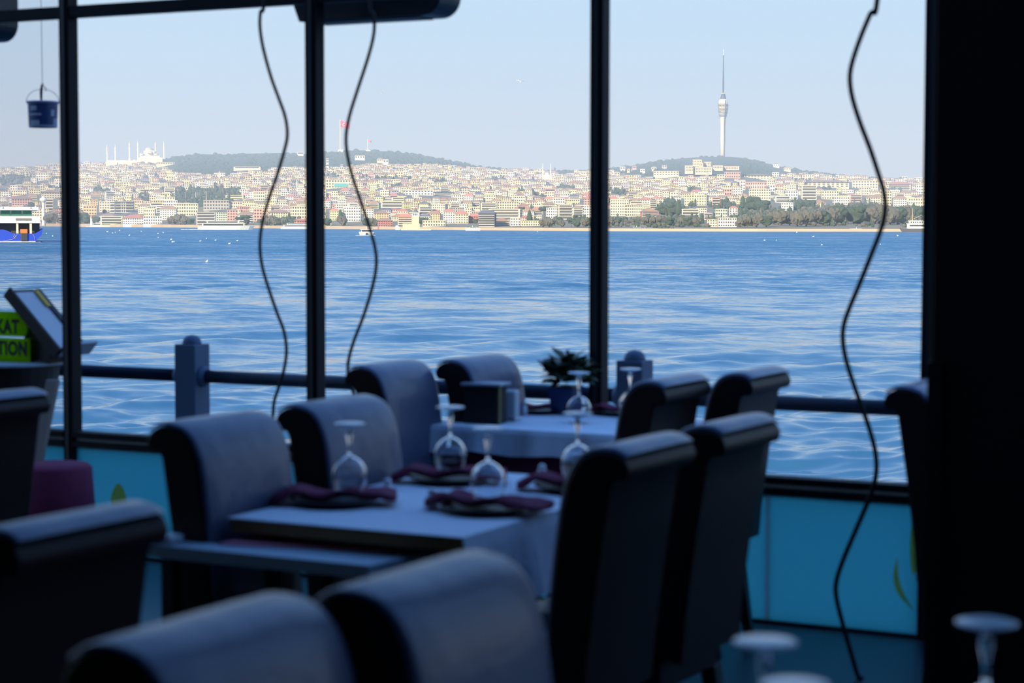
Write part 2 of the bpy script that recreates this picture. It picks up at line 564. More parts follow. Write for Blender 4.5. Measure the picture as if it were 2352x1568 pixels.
# ------------------------------------------------------------------ thin haze over the strait
M_haze = bpy.data.materials.new('haze')
M_haze.use_nodes = True
M_haze.node_tree.nodes.clear()
_o = M_haze.node_tree.nodes.new('ShaderNodeOutputMaterial')
_v = M_haze.node_tree.nodes.new('ShaderNodeVolumeScatter')
_v.inputs['Color'].default_value = (.76, .88, 1, 1)
_v.inputs['Density'].default_value = .000165
_v.inputs['Anisotropy'].default_value = .0
M_haze.node_tree.links.new(_v.outputs[0], _o.inputs['Volume'])
tag(MB().box(-6000, 6000, 200, 9000, SEA_Z + .6, 250).build('haze', M_haze), 'thin pale blue haze hanging over the strait and the far city', 'haze', kind='stuff')
# ------------------------------------------------------------------ the city across the water
WALLC = {'white': (.88, .84, .73), 'cream': (.88, .78, .53), 'pale yellow': (.88, .77, .42), 'sand': (.76, .65, .46), 'peach': (.84, .64, .48), 'salmon': (.74, .42, .34),
         'brick red': (.52, .20, .16), 'orange': (.82, .54, .30), 'grey': (.50, .47, .43), 'dark grey': (.10, .11, .13), 'lilac': (.52, .46, .50), 'pale green': (.60, .66, .50)}
MW = {k: mat('plaster_' + k.replace(' ', '_'), c, .85, noise=.14, scale=.15) for k, c in WALLC.items()}
M_tile = mat('roof_tile', (.40, .25, .18), .85, col2=(.30, .21, .17), scale=.3)
M_red = mat('roof_red', (.58, .24, .18), .8, noise=.2, scale=.3)
M_flat = mat('roof_flat', (.45, .38, .32), .85, noise=.2, scale=.2)
M_slate = mat('roof_slate', (.16, .17, .19), .7, noise=.2, scale=.2)
M_win = mat('far_window', (.07, .065, .065), .3)
M_wht = mat('white_paint', (.88, .86, .80), .6)
M_marble = mat('pale_marble', (.90, .82, .62), .7, noise=.08, scale=.1)
M_leadroof = mat('lead_roof', (.55, .53, .46), .6)
ROOFM = {'tile': M_tile, 'red': M_red, 'flat': M_flat, 'slate': M_slate}

def facing(p):
    return -math.atan2(p.x, p.y)

def shell(mb, w, d, h, drop, mi=0):
    mb.box(-w / 2, w / 2, 0, d, -drop, h, mi)
    mb.box(-w / 2 - .02 * w, w / 2 + .02 * w, -.02 * w, d + .02 * w, h - .05 * h, h, mi)
def roofing(mb, w, d, h, kind, rh, mi=0):
    o = .05 * w
    if kind == 'flat':
        mb.box(-w / 2 + .03 * w, w / 2 - .03 * w, .03 * w, d - .03 * w, h, h + .015 * w, mi)
        mb.box(-w * .12, w * .16, d * .3, d * .6, h, h + rh * .6, mi)
    elif kind == 'gable':
        mb.prism([(-w / 2 - o, h), (w / 2 + o, h), (0, h + rh)], -o, d + o, 'y', mi)
    else:
        r = max(.0, w / 2 - d * .42)
        mb.add([(-w / 2 - o, -o, h), (w / 2 + o, -o, h), (w / 2 + o, d + o, h), (-w / 2 - o, d + o, h), (-r, d / 2, h + rh), (r, d / 2, h + rh)],
               [(0, 1, 5, 4), (2, 3, 4, 5), (1, 2, 5), (3, 0, 4), (0, 3, 2, 1)], mi)
def windowing(mb, w, d, h, nf, nc, style, e, mi=0):
    fh = h / nf
    for f in range(nf):
        z0, z1 = fh * (f + .30), fh * (f + .76)
        if style == 'bands':
            mb.box(-w * .44, w * .44, -e, 0, z0, z1, mi)
        else:
            for c in range(nc):
                x = -w / 2 + w * (c + .5) / nc
                k = w / nc * .27
                mb.add([(x - k, -e, z0), (x + k, -e, z0), (x + k, -e, z1), (x - k, -e, z1)], [(0, 1, 2, 3)], mi)
        ns = max(2, int(nc * d / w))
        for sx in (-1, 1):
            for c in range(ns):
                y = d * (c + .5) / ns
                k = d / ns * .22
                x = sx * (w / 2 + e)
                mb.add([(x, y - k, z0), (x, y + k, z0), (x, y + k, z1), (x, y - k, z1)], [(0, 1, 2, 3)], mi)

NUM = {1: 'one', 2: 'two', 3: 'three', 4: 'four', 5: 'five', 6: 'six', 7: 'seven'}
def building(px0, px1, ytop, ybase, wall, roof='flat', label=None, floors=None, style=None, name='town_house', group=None, cat='building', turn=None, dback=0):
    xc = (px0 + px1) / 2
    p, D = slope_point(xc, min(ybase, y_shore(xc) - 6.2))
    if dback:
        D += dback
        p = at(xc, ybase, D)
    k = D / FPX
    wpx, hpx = px1 - px0, ybase - ytop
    turn = rnd.uniform(-.35, .35) if turn is None else turn
    w = wpx * k * (1 - .3 * abs(turn))
    d = w * rnd.uniform(.5, .8)
    roofh = {'flat': .08, 'slate': .2, 'tile': .22, 'red': .24, 'gable': .3}.get(roof, .2) * min(wpx, 1.4 * hpx) * k
    h = hpx * k - (roofh if roof != 'flat' else 0)
    nf = floors or max(1, min(7, round(hpx / 6.5)))
    nc = max(2, min(9, round(wpx / 5.5)))
    style = style or ('bands' if rnd.random() < .25 else 'dots')
    root = thing(name, p, facing(p) + turn, label, cat, group)
    mb = MB(); shell(mb, w, d, h, 14); b = mb.build('wall_body', MW[wall], root)
    mb = MB(); roofing(mb, w, d, h, 'flat' if roof == 'flat' else ('gable' if roof == 'gable' else 'hip'), roofh); mb.build('roof', ROOFM.get(roof, M_tile), root)
    mb = MB(); windowing(mb, w, d, h, nf, nc, style, .25 * k * 2); tag(mb.build('window_rows', M_win, root), kind='stuff')
    if style == 'bands' and hpx > 14:
        mb = MB()
        for f in range(nf):
            mb.box(-w * .47, w * .47, -1.2 * k * 3, 0, h / nf * (f + .04), h / nf * (f + .22))
        tag(mb.build('balcony_bands', MW['white'], root), kind='stuff')
    PLACED.append((px0, px1, ytop, ybase))
    return root
PLACED = []

# --- buildings one can pick out by eye: px0, px1, top, base, wall, roof, label
NOTED = [
 (192, 222, 472, 494, 'orange', 'flat', 'two-tone orange and cream house above the red-capped harbour light'),
 (228, 252, 463, 486, 'peach', 'flat', 'peach block touching the white block with stacked dark windows'),
 (252, 264, 462, 489, 'white', 'flat', 'slim white block with one stack of wide dark windows'),
 (264, 308, 463, 489, 'dark grey', 'flat', 'dark glass office block with white fins behind the harbour front'),
 (231, 281, 499, 517, 'cream', 'flat', 'long low cream quay building behind the small white motor yacht'),
 (282, 330, 495, 517, 'white', 'red', 'white three-storey quay building with small red roof'),
 (330, 372, 497, 517, 'white', 'flat', 'white quay building with low penthouse beside bare brown trees'),
 (330, 356, 480, 496, 'cream', 'flat', 'cream two-row-window block above the white quay buildings'),
 (367, 405, 472, 504, 'white', 'tile', 'white five-storey block with tiled roof and balcony rows near the scaffold frame'),
 (405, 455, 467, 496, 'cream', 'flat', 'long cream and yellow apartment terrace below the cemetery wood'),
 (468, 526, 460, 482, 'grey', 'flat', 'long grey modern block below the two flag masts'),
 (450, 496, 487, 514, 'grey', 'flat', 'open concrete frame building behind the white sightseeing ferry'),
 (497, 522, 482, 512, 'pale green', 'slate', 'pale green block wedged between concrete frame and terracotta block'),
 (522, 546, 482, 507, 'salmon', 'flat', 'terracotta red block with white corner strip behind the sightseeing ferry'),
 (548, 583, 485, 512, 'white', 'tile', 'white villa with tiled roof behind umbrella pines'),
 (583, 602, 480, 508, 'salmon', 'flat', 'narrow salmon block next to the white villa with pines'),
 (530, 556, 463, 478, 'peach', 'flat', 'plain bright peach gable wall above the terracotta block'),
 (280, 302, 451, 464, 'pale yellow', 'flat', 'bright yellow blank-walled house above the dark glass office'),
 (206, 233, 440, 462, 'cream', 'gable', 'cream hall with rounded gable behind the peach block'),
 (208, 225, 455, 473, 'orange', 'gable', 'small orange hall with arched gable'),
 (236, 256, 421, 435, 'white', 'gable', 'white gabled house under the cluster of slope trees'),
 (617, 666, 481, 504, 'cream', 'tile', 'cream villa row with tiled roofs above the shore thicket'),
 (670, 716, 474, 502, 'cream', 'flat', 'cream three-storey block above the red arcaded pavilion'),
 (676, 716, 502, 516, 'brick red', 'red', 'low red arcaded pavilion behind the moored ferry'),
 (583, 608, 440, 461, 'cream', 'flat', 'large pale cream blank wall block with arch line'),
 (655, 678, 447, 459, 'white', 'red', 'white house with bright red roof beside two cypresses'),
 (517, 560, 448, 459, 'pale yellow', 'flat', 'pale yellow terrace at the edge of cemetery wood'),
 (789, 829, 475, 509, 'white', 'flat', 'bright white five-storey hotel with dark window rows'),
 (757, 778, 479, 506, 'pale yellow', 'red', 'narrow yellow house with red roof beside the white hotel'),
 (763, 779, 468, 481, 'salmon', 'red', 'small pink house behind the narrow yellow house'),
 (859, 893, 484, 503, 'orange', 'tile', 'orange banded house with white storey lines'),
 (868, 902, 501, 520, 'brick red', 'tile', 'low red waterside house with porch beneath the orange banded house'),
 (836, 858, 474, 501, 'white', 'gable', 'bare white gable end behind the hanging cable'),
 (913, 947, 490, 516, 'orange', 'red', 'orange and yellow waterside mansion beside the sea tower'),
 (982, 1011, 484, 507, 'orange', 'tile', 'ornate orange house on a terrace past the sea tower'),
 (970, 1024, 506, 520, 'sand', 'flat', 'long sand-coloured terrace building below the ornate orange house'),
 (1018, 1045, 480, 513, 'white', 'red', 'tall white house with red roof next to its cream twin'),
 (1046, 1076, 484, 513, 'cream', 'red', 'cream house with red roof beside the dark red mansion'),
 (748, 806, 413, 432, 'cream', 'flat', 'cream school wall with a large turquoise panel'),
 (930, 996, 437, 448, 'white', 'flat', 'long white institute with square windows high behind the sea tower'),
 (996, 1041, 439, 449, 'grey', 'slate', 'long grey-blue roofed hall next to the white institute'),
 (875, 926, 462, 477, 'cream', 'flat', 'broad plain cream block above the orange banded house'),
 (1076, 1104, 490, 512, 'brick red', 'red', 'dark red mansion beside the dark grey glass block'),
 (1098, 1138, 482, 521, 'dark grey', 'slate', 'dark grey glass block with sloping roof on the waterfront'),
 (1122, 1196, 480, 506, 'cream', 'flat', 'wide cream block with few windows rising behind the dark glass block'),
 (1134, 1172, 500, 519, 'white', 'gable', 'white waterside shed with curved gable and dark openings'),
 (1172, 1196, 500, 519, 'white', 'flat', 'small white square-windowed block beside the curved shed'),
 (1196, 1241, 507, 519, 'sand', 'flat', 'long low sand-coloured waterside arcade'),
 (1221, 1246, 475, 492, 'pale yellow', 'red', 'yellow house with red hipped roof under umbrella pine'),
 (1254, 1280, 477, 502, 'white', 'flat', 'white stepped apartment block with balcony rows'),
 (1282, 1316, 470, 504, 'sand', 'flat', 'beige six-storey block with close grid of windows'),
 (1316, 1339, 472, 502, 'white', 'tile', 'white block with tiled cap between beige grid block and shutters block'),
 (1341, 1364, 472, 502, 'white', 'flat', 'white block beside the tall window post'),
 (1342, 1365, 450, 471, 'salmon', 'red', 'salmon house with red roof above the white block'),
 (1104, 1141, 466, 483, 'cream', 'flat', 'cream flat-fronted hall above the dark glass block'),
 (1141, 1192, 463, 480, 'sand', 'flat', 'long beige hall with brown window bands'),
 (1402, 1444, 458, 496, 'cream', 'flat', 'tall cream corner block with roof terrace near the red mansion'),
 (1440, 1476, 470, 497, 'cream', 'flat', 'cream apartment block wedged against the red mansion'),
 (1473, 1514, 477, 498, 'brick red', 'gable', 'bright red wooden mansion with gabled roof above the shore grove'),
 (1566, 1606, 480, 500, 'cream', 'flat', 'lone cream block standing over the shore grove'),
 (1570, 1624, 448, 472, 'pale yellow', 'flat', 'yellow and white apartment complex below the hilltop palace'),
 (1675, 1694, 473, 497, 'white', 'red', 'white tower house with bright red roof among trees'),
 (1648, 1693, 500, 521, 'white', 'flat', 'long white three-storey waterside block with window rows'),
 (1617, 1636, 489, 505, 'lilac', 'flat', 'small lilac house behind the peach-fronted boathouse'),
 (1624, 1648, 504, 521, 'peach', 'flat', 'white boathouse with peach front on the waterside'),
 (1643, 1671, 480, 502, 'pale green', 'flat', 'pale green block with curved roof terrace'),
 (1636, 1654, 453, 477, 'salmon', 'flat', 'brick-coloured block with white ribs among dark trees'),
 (1721, 1770, 434, 458, 'cream', 'flat', 'wide cream hospital block with square windows above the park'),
 (1841, 1876, 426, 459, 'cream', 'flat', 'tallest cream apartment block above the park trees'),
 (1887, 1927, 438, 458, 'cream', 'flat', 'cream block with dark top-floor strip above the park'),
 (1804, 1833, 438, 458, 'white', 'flat', 'white block with brown window rows next to the tallest block'),
 (1780, 1816, 450, 466, 'white', 'flat', 'white stepped house half hidden by park trees'),
 (1794, 1822, 465, 484, 'white', 'flat', 'pale villa standing inside the park trees'),
 (1866, 1896, 458, 476, 'sand', 'gable', 'plain sand-coloured gable end at the park edge'),
 (1915, 1952, 452, 470, 'white', 'flat', 'white terraced row directly above the park treetops'),
 (1953, 1979, 447, 470, 'salmon', 'flat', 'brown brick block with white bands above the park treetops'),
 (1988, 2022, 447, 470, 'cream', 'tile', 'cream block with tiled roof above the park treetops'),
 (2026, 2048, 438, 477, 'sand', 'flat', 'tall beige block with balconies behind the wavy cable'),
 (2052, 2083, 449, 474, 'white', 'tile', 'white block with round window over the docked steamer'),
 (2086, 2136, 455, 477, 'cream', 'flat', 'cream terrace block above the steamer masts'),
 (2038, 2092, 417, 436, 'cream', 'red', 'long cream school with red roof on the far ridge end'),
 (1853, 1952, 413, 430, 'cream', 'tile', 'very long cream barracks with terracotta roof along the ridge end'),
 (1958, 2016, 415, 433, 'cream', 'flat', 'broad cream block at the foot of the long barracks'),
 (2104, 2136, 425, 446, 'white', 'flat', 'white gridded block next to the black pillar'),
 (1974, 2000, 430, 448, 'peach', 'flat', 'plain peach blank wall above brown brick block'),
 (82, 116, 397, 414, 'white', 'flat', 'white square-windowed school above the dark round wood'),
 (20, 62, 437, 449, 'cream', 'flat', 'long cream windowed block above the blue ferry roof'),
 (28, 74, 450, 472, 'salmon', 'tile', 'salmon apartment row with brown roof right behind the blue ferry'),
 (104, 122, 457, 485, 'peach', 'flat', 'peach block beside the white harbour control tower'),
 (96, 148, 436, 456, 'sand', 'tile', 'broad sand-coloured house with long white eave line'),
 (128, 146, 418, 432, 'white', 'flat', 'white gridded house half behind the first window post'),
 (1700, 1712, 415, 436, 'white', 'flat', 'white narrow blank tower house below the broadcasting tower hill'),
 (1713, 1760, 418, 434, 'salmon', 'flat', 'pink public hall with tall white columns'),
 (1768, 1780, 424, 440, 'white', 'flat', 'small white cube house beside the columned pink hall'),
 (1664, 1700, 395, 409, 'salmon', 'flat', 'pink scaffolded apartment blocks under the broadcasting tower hill'),
 (1708, 1776, 399, 411, 'cream', 'tile', 'long cream barracks under the broadcasting tower hill'),
]
for (a, b_, c, d_, wl_, rf, lab) in NOTED:
    o = building(a, b_, c, d_, wl_, rf, lab, turn=rnd.uniform(-.18, .18))
    if 'turquoise' in lab:
        k = slope_point(777, 432)[1] / FPX
        MB().box(-9 * k, 21 * k, -1.5 * k, -.8 * k, 3 * k, 11 * k).build('turquoise_panel', mat('turquoise', (.10, .42, .46), .5), o)
    if 'white fins' in lab:
        k = slope_point(286, 489)[1] / FPX
        for x in (-8, -3, 2):
            MB().box(x * k, (x + 1.2) * k, -1.5 * k, 0, 2 * k, 24 * k).build('fin', M_wht, o)
    if 'white columns' in lab:
        k = slope_point(1736, 434)[1] / FPX
        for x in range(-14, 20, 5):
            MB().box(x * k, (x + 1.5) * k, -1.8 * k, -.6 * k, 0, 12 * k).build('column', M_wht, o)

for i, (a, b_, c, d_, wl_, rf, lab) in enumerate([
 (1424, 1436, 386, 393, 'white', 'flat', 'white villa alone on the wooded flank of the tower hill'), (1440, 1452, 390, 397, 'peach', 'tile', 'peach villa on the lower wooded flank of the tower hill'),
 (1452, 1462, 383, 390, 'salmon', 'tile', 'small salmon villa on the wooded flank of the tower hill'), (1496, 1508, 385, 393, 'white', 'gable', 'white gabled villa in the woods before the palace'),
 (1470, 1482, 392, 399, 'white', 'flat', 'low white house at the wood edge before the palace'), (1520, 1532, 383, 388, 'lilac', 'flat', 'lilac house deep in the tower hill woods'),
 (1500, 1560, 398, 408, 'cream', 'flat', 'long cream terrace at the foot of the tower hill woods'), (1776, 1790, 377, 385, 'white', 'tile', 'white villa on the far shoulder of the tower hill'),
 (1800, 1816, 386, 394, 'cream', 'tile', 'cream villa on the far shoulder of the tower hill'), (815, 838, 361, 368, 'white', 'flat', 'white row house in the woods under the tall flag'),
 (866, 880, 366, 374, 'cream', 'tile', 'cream villa at the wood edge past the tall flag'), (880, 892, 370, 379, 'white', 'flat', 'white block at the wood edge past the tall flag'),
 (749, 755, 368, 378, 'white', 'flat', 'narrow white tower house in the flag hill woods'), (362, 402, 376, 381, 'cream', 'flat', 'long low cream hall just below the great mosque'),
 (535, 600, 387, 391, 'cream', 'flat', 'long pale strip building in the woods past the great mosque'), (683, 697, 352, 358, 'white', 'flat', 'small white house on the wooded skyline')]):
    p_ = building(a, b_, c, d_, wl_, rf, lab, turn=rnd.uniform(-.2, .2), name='hill_villa')
    p_.location.z += 4
VILLAS = [((v[0] + v[1]) / 2, v[3], v[1] - v[0]) for v in PLACED[-16:]]
# --- dark wooded patches inside the city: cx, cy(base centre), half width, half height
GROVES = [(30, 414, 46, 14), (68, 470, 10, 8), (134, 432, 26, 7), (238, 436, 34, 10), (335, 456, 14, 10), (462, 456, 82, 24), (520, 442, 40, 12), (345, 409, 40, 5), (640, 508, 50, 14), (784, 496, 8, 14), (880, 409, 70, 4),
          (1222, 503, 8, 22), (1262, 511, 36, 9), (1340, 510, 34, 10), (1440, 512, 46, 10), (1540, 478, 42, 20), (1600, 512, 100, 10), (1530, 512, 70, 14), (1592, 468, 12, 10), (1660, 476, 28, 14), (1720, 490, 46, 26),
          (1780, 497, 60, 16), (1836, 478, 34, 16), (1900, 497, 80, 24), (2000, 496, 80, 26), (2090, 500, 60, 22), (1300, 432, 30, 6), (1190, 440, 14, 5), (1240, 450, 22, 5), (1420, 444, 26, 6), (1590, 437, 20, 8),
          (910, 425, 12, 5), (1010, 418, 30, 5), (1140, 412, 26, 4), (1475, 398, 60, 8), (1290, 398, 30, 4), (1840, 414, 22, 5), (1900, 432, 10, 6), (2060, 432, 16, 8), (760, 404, 26, 6), (380, 437, 24, 5), (700, 452, 8, 5)]
def in_grove(x, y):
    return any(((x - g[0]) / g[2]) ** 2 + ((y - g[1]) / g[3]) ** 2 < .8 for g in GROVES)

# --- the crowded slope: the largest as houses of their own, all the rest as one mass
ZONES = [(150, 'behind the blue ferry'), (250, 'below the first hilltop minarets'), (360, 'below the great hilltop mosque'), (470, 'around the cemetery wood'), (570, 'past the cemetery wood'), (660, 'above the shore thicket'),
         (760, 'between thicket and hilltop flag'), (840, 'under the tall hilltop flag'), (930, 'above the sea tower'), (1010, 'just past the sea tower'), (1090, 'above the dark red mansion'),
         (1180, 'above the dark glass block'), (1270, 'below the twin-minaret mosque'), (1366, 'above the beige grid block'), (1450, 'above the tall cream corner block'), (1540, 'above the bright red mansion'),
         (1630, 'below the hilltop palace'), (1710, 'below the broadcasting tower'), (1800, 'beside the wide hospital block'), (1880, 'around the tallest cream block'), (1960, 'along the long barracks'),
         (2040, 'behind the wavy cable'), (2200, 'near the black pillar')]
cand = []
rg = random.Random(21)
y = 519.0
while y > 374:
    x = -40 + rg.uniform(0, 15)
    t = (519 - y) / (519 - 385)
    S = 1.0 - .66 * t
    while x < 2160:
        w = S * rg.uniform(17, 40)
        h = S * rg.uniform(12, 27)
        xc = x + w / 2
        yb = y + rg.uniform(-2, 2) * S
        ok = yb < y_shore(xc) - 7 and yb - h * .4 > y_city(xc) - 3 and not in_grove(xc, yb - h * .3)
        if xc > 1380 and yb > 487 and rg.random() < .9: ok = False
        if xc > 1690 and yb > 474: ok = False
        if ok:
            for (a, b_, c, d_) in PLACED:
                ov = min(x + w, b_) - max(x, a)
                if ov > .3 * w and yb > c + 2 and yb - h < d_ and yb > d_ - 4:
                    ok = False
                    break
                if ov > .5 * w and yb <= d_ - 3 and yb - h > c:
                    ok = False
                    break
        if ok:
            cand.append((x, x + w, yb - h, yb))
        x += w * rg.uniform(.82, 1.12)
    y -= 10.5 * S
cand.sort(key=lambda c: -(c[1] - c[0]) * (c[3] - c[2]))
walls_pick = ['white'] * 6 + ['cream'] * 9 + ['sand'] * 4 + ['peach'] * 2 + ['pale yellow'] * 3 + ['salmon'] + ['grey'] + ['lilac']
roof_pick = ['tile'] * 5 + ['flat'] * 5 + ['red', 'gable', 'slate']
N_SINGLE = max(0, 296 - len(PLACED))
RW = {'tile': 'brown tiled roof', 'flat': 'flat roof', 'red': 'red roof', 'gable': 'gable roof', 'slate': 'dark slate roof'}
def level(yb, x):
    t = (y_shore(x) - yb) / max(1, (y_shore(x) - y_city(x)))
    return 'near the water' if t < .2 else 'low on slope' if t < .42 else 'halfway uphill' if t < .7 else 'high on slope'
HOUSES = {}
for (a, b_, c, d_) in cand[:N_SINGLE]:
    wl_, rf = rg.choice(walls_pick), rg.choice(roof_pick)
    nf = max(2, min(6, round((d_ - c) / 6)))
    xc = (a + b_) / 2
    zone = next(z for lim, z in ZONES if xc < lim)
    zl = zone
    wide = 'wide ' if (b_ - a) > 1.9 * (d_ - c) else 'tall ' if (b_ - a) < 1.1 * (d_ - c) else ''
    lab = '%s%s %s-storey house, %s, %s, %s' % (wide, wl_, NUM[nf], RW[rf], zl, level(d_, xc))
    o = building(a, b_, c, d_, wl_, rf, lab, floors=nf, group='town houses on the slope ' + zone)
    HOUSES.setdefault(lab, []).append((d_, a, o))
for lab, v in HOUSES.items():               # twins: tell them apart by which stands higher on the slope
    if len(v) > 1:
        v.sort(key=lambda q: -q[0])
        w2 = ['lower', 'upper'] if len(v) == 2 else ['lowest', 'middle', 'uppermost'] if len(v) == 3 else ['lowest', 'second lowest', 'second uppermost', 'uppermost']
        for q, wd in zip(v, w2):
            q[2]['label'] = wd + ' ' + lab
WK, RK = list(WALLC), ['tile', 'flat', 'red', 'gable', 'slate']
mass = MB()
for (a, b_, c, d_) in cand[N_SINGLE:]:
    xc = (a + b_) / 2
    p, D = slope_point(xc, d_)
    k = D / FPX
    wl_, rf = rg.choice(walls_pick), rg.choice(roof_pick)
    w, hp = (b_ - a) * k, (d_ - c) * k
    d = w * .7
    rh = (.2 if rf != 'flat' else .08) * min(w, 1.4 * hp)
    h = hp - (rh if rf != 'flat' else 0)
    one = MB()
    shell(one, w, d, h, 12, WK.index(wl_))
    roofing(one, w, d, h, 'flat' if rf == 'flat' else 'gable' if rf == 'gable' else 'hip', rh, 12 + RK.index(rf))
    windowing(one, w, d, h, max(1, round((d_ - c) / 5)), max(2, round((b_ - a) / 5)), 'dots', .5 * k, 17)
    Mx = Matrix.Translation(p) @ Matrix.Rotation(facing(p) + rg.uniform(-.4, .4), 4, 'Z')
    o0 = len(mass.v)
    mass.v += [tuple(Mx @ Vector(q)) for q in one.v]
    mass.f += [tuple(o0 + i for i in f) for f in one.f]
    mass.m += one.m
tag(mass.build('distant_houses', [MW[k] for k in WK] + [ROOFM.get(k, M_tile) for k in RK] + [M_win]), 'mass of small crowded houses covering the upper slopes of the far shore', 'houses', kind='stuff')

# --- trees
M_tree = mat('far_foliage', (.04, .07, .045), .95, col2=(.075, .10, .06), scale=.12)
M_bare = mat('bare_twigs', (.15, .135, .105), .95, col2=(.10, .10, .07), scale=.12)
M_trunk = mat('far_trunk', (.12, .09, .06), .9)
# wooded hilltops and wooded patches: nobody could count these crowns
hb = MB()
rt = random.Random(5)
for i in range(2600):
    x = rt.uniform(-60, 2200)
    yr, yc = y_ridge(x), y_city(x)
    if yc - yr < 3 and rt.random() < .75:
        continue
    yy = yr + (max(yc - yr, 2)) * rt.random() ** 1.2
    if 1570 < x < 1702 and 361.5 < yy < 406:
        continue
    if any(abs(x - q[0]) < q[2] / 2 + 4 and -7 < yy - q[1] < 9 for q in VILLAS):
        continue
    p, D = slope_point(x, yy)
    r_ = rt.uniform(2.2, 5.2) * D / FPX
    hb.blob(p, r_ * 1.3, r_, r_ * rt.uniform(.7, 1.15), .2, 0, rg=rt)
tag(hb.build('hilltop_woods', M_tree), 'blue-green woods covering the hilltops around flag and tower', 'woods', kind='stuff')
gb = MB()
for (cx, cy, hw, hh) in GROVES:
    n = int(hw * hh / 9) + 4
    for i in range(n):
        a, rr_ = rt.uniform(0, 6.28), rt.random() ** .5
        x, yy = cx + math.cos(a) * rr_ * hw, cy + math.sin(a) * rr_ * hh
        if yy > y_shore(x) - 5: yy = y_shore(x) - 5 - rt.random() * 3
        p, D = slope_point(x, yy)
        k = D / FPX
        r_ = rt.uniform(3, 6.5) * k * (1.0 if cy > 440 else .7)
        if rt.random() < .25:
            gb.blob(p + Vector((0, 0, r_)), r_ * .5, r_ * .5, r_ * 2.0, .15, 0, rt.choice([0, 0, 1]), rt)
        else:
            gb.blob(p + Vector((0, 0, r_ * .6)), r_ * 1.1, r_, r_ * rt.uniform(.8, 1.2), .22, 0, 1 if (cx > 1380 and cy > 480 and rt.random() < .55) else 0, rt)
tag(gb.build('grove_trees', [M_tree, M_bare]), 'dark groves of cypress and bare trees between the houses and along the park shore', 'trees', kind='stuff')

# single trees along the waterfront
def crown_mesh(kind, seed):
    r2, m = random.Random(seed), MB()
    if kind == 'bare':
        for i in range(11):
            a = i * 2.4
            q = .30 * (i / 10) ** .5
            m.blob((q * math.cos(a), q * math.sin(a), .30 + .55 * r2.random() * (1 - q)), .17, .17, .27, .35, 1, rg=r2)
    elif kind == 'cypress':
        m.lathe([(.0, .06), (.16, .2), (.2, .45), (.13, .8), (0, 1.05)], seg=7)
    elif kind == 'umbrella':
        for i in range(6):
            a = i * 1.05
            m.blob((.26 * math.cos(a), .26 * math.sin(a), .78 + .06 * r2.random()), .3, .3, .17, .2, 1, rg=r2)
    else:
        m.blob((0, 0, .5), .38, .36, .42, .25, 1, rg=r2)
        for i in range(5):
            a = i * 1.26 + r2.random()
            m.blob((.24 * math.cos(a), .24 * math.sin(a), .5 + .25 * r2.random()), .24, .24, .22, .2, 1, rg=r2)
    return m
TREE = {}
for kd, mt in (('round', M_tree), ('bare', M_bare), ('umbrella', M_tree), ('cypress', M_tree)):
    m = crown_mesh(kd, 11)
    cme = m.build('crown', mt).data
    tme = MB().tube([(0, 0, -.15), (.01, 0, .3), (0, .01, .6)], [.045, .035, .02], 6).build('trunk', M_trunk).data
    for o in list(bpy.data.objects):
        if o.data in (cme, tme):
            bpy.data.objects.remove(o)
    TREE[kd] = (cme, tme)
def tree(x, yb, hpx, kind, label, group='single trees on the far waterfront', wide=1.0):
    p, D = slope_point(x, min(yb, y_shore(x) - 6.2))
    s = hpx * D / FPX
    t = thing('far_tree', p, rt.uniform(0, 6.28), label, 'tree', group)
    t.scale = (s * wide, s * wide, s)
    for nm, me in zip(('crown', 'trunk'), TREE[kind]):
        c = bpy.data.objects.new(nm, me)
        COL.objects.link(c)
        c.parent = t
KW = {'round': 'round dark green tree', 'bare': 'bare brown winter tree', 'umbrella': 'flat-topped umbrella pine', 'cypress': 'slim dark cypress'}
NEAR = [(130, 'behind the blue ferry'), (330, 'by the white quay buildings'), (420, 'by the white five-storey block'), (600, 'behind the sightseeing ferry'), (720, 'by the red arcaded pavilion'), (800, 'by the white hotel'),
        (900, 'by the orange banded house'), (980, 'by the sea tower'), (1100, 'by the dark red mansion'), (1240, 'by the low waterside arcade'), (1330, 'below the beige grid block'), (1420, 'by the tall window post'),
        (1500, 'below the bright red mansion'), (1570, 'in the shore grove'), (1650, 'by the peach boathouse'), (1720, 'past the white waterside block'), (1800, 'at the park entrance shore'), (1880, 'on the mid park shore'),
        (1960, 'under the white terraced row'), (2040, 'behind the wavy cable'), (2200, 'behind the docked steamer')]
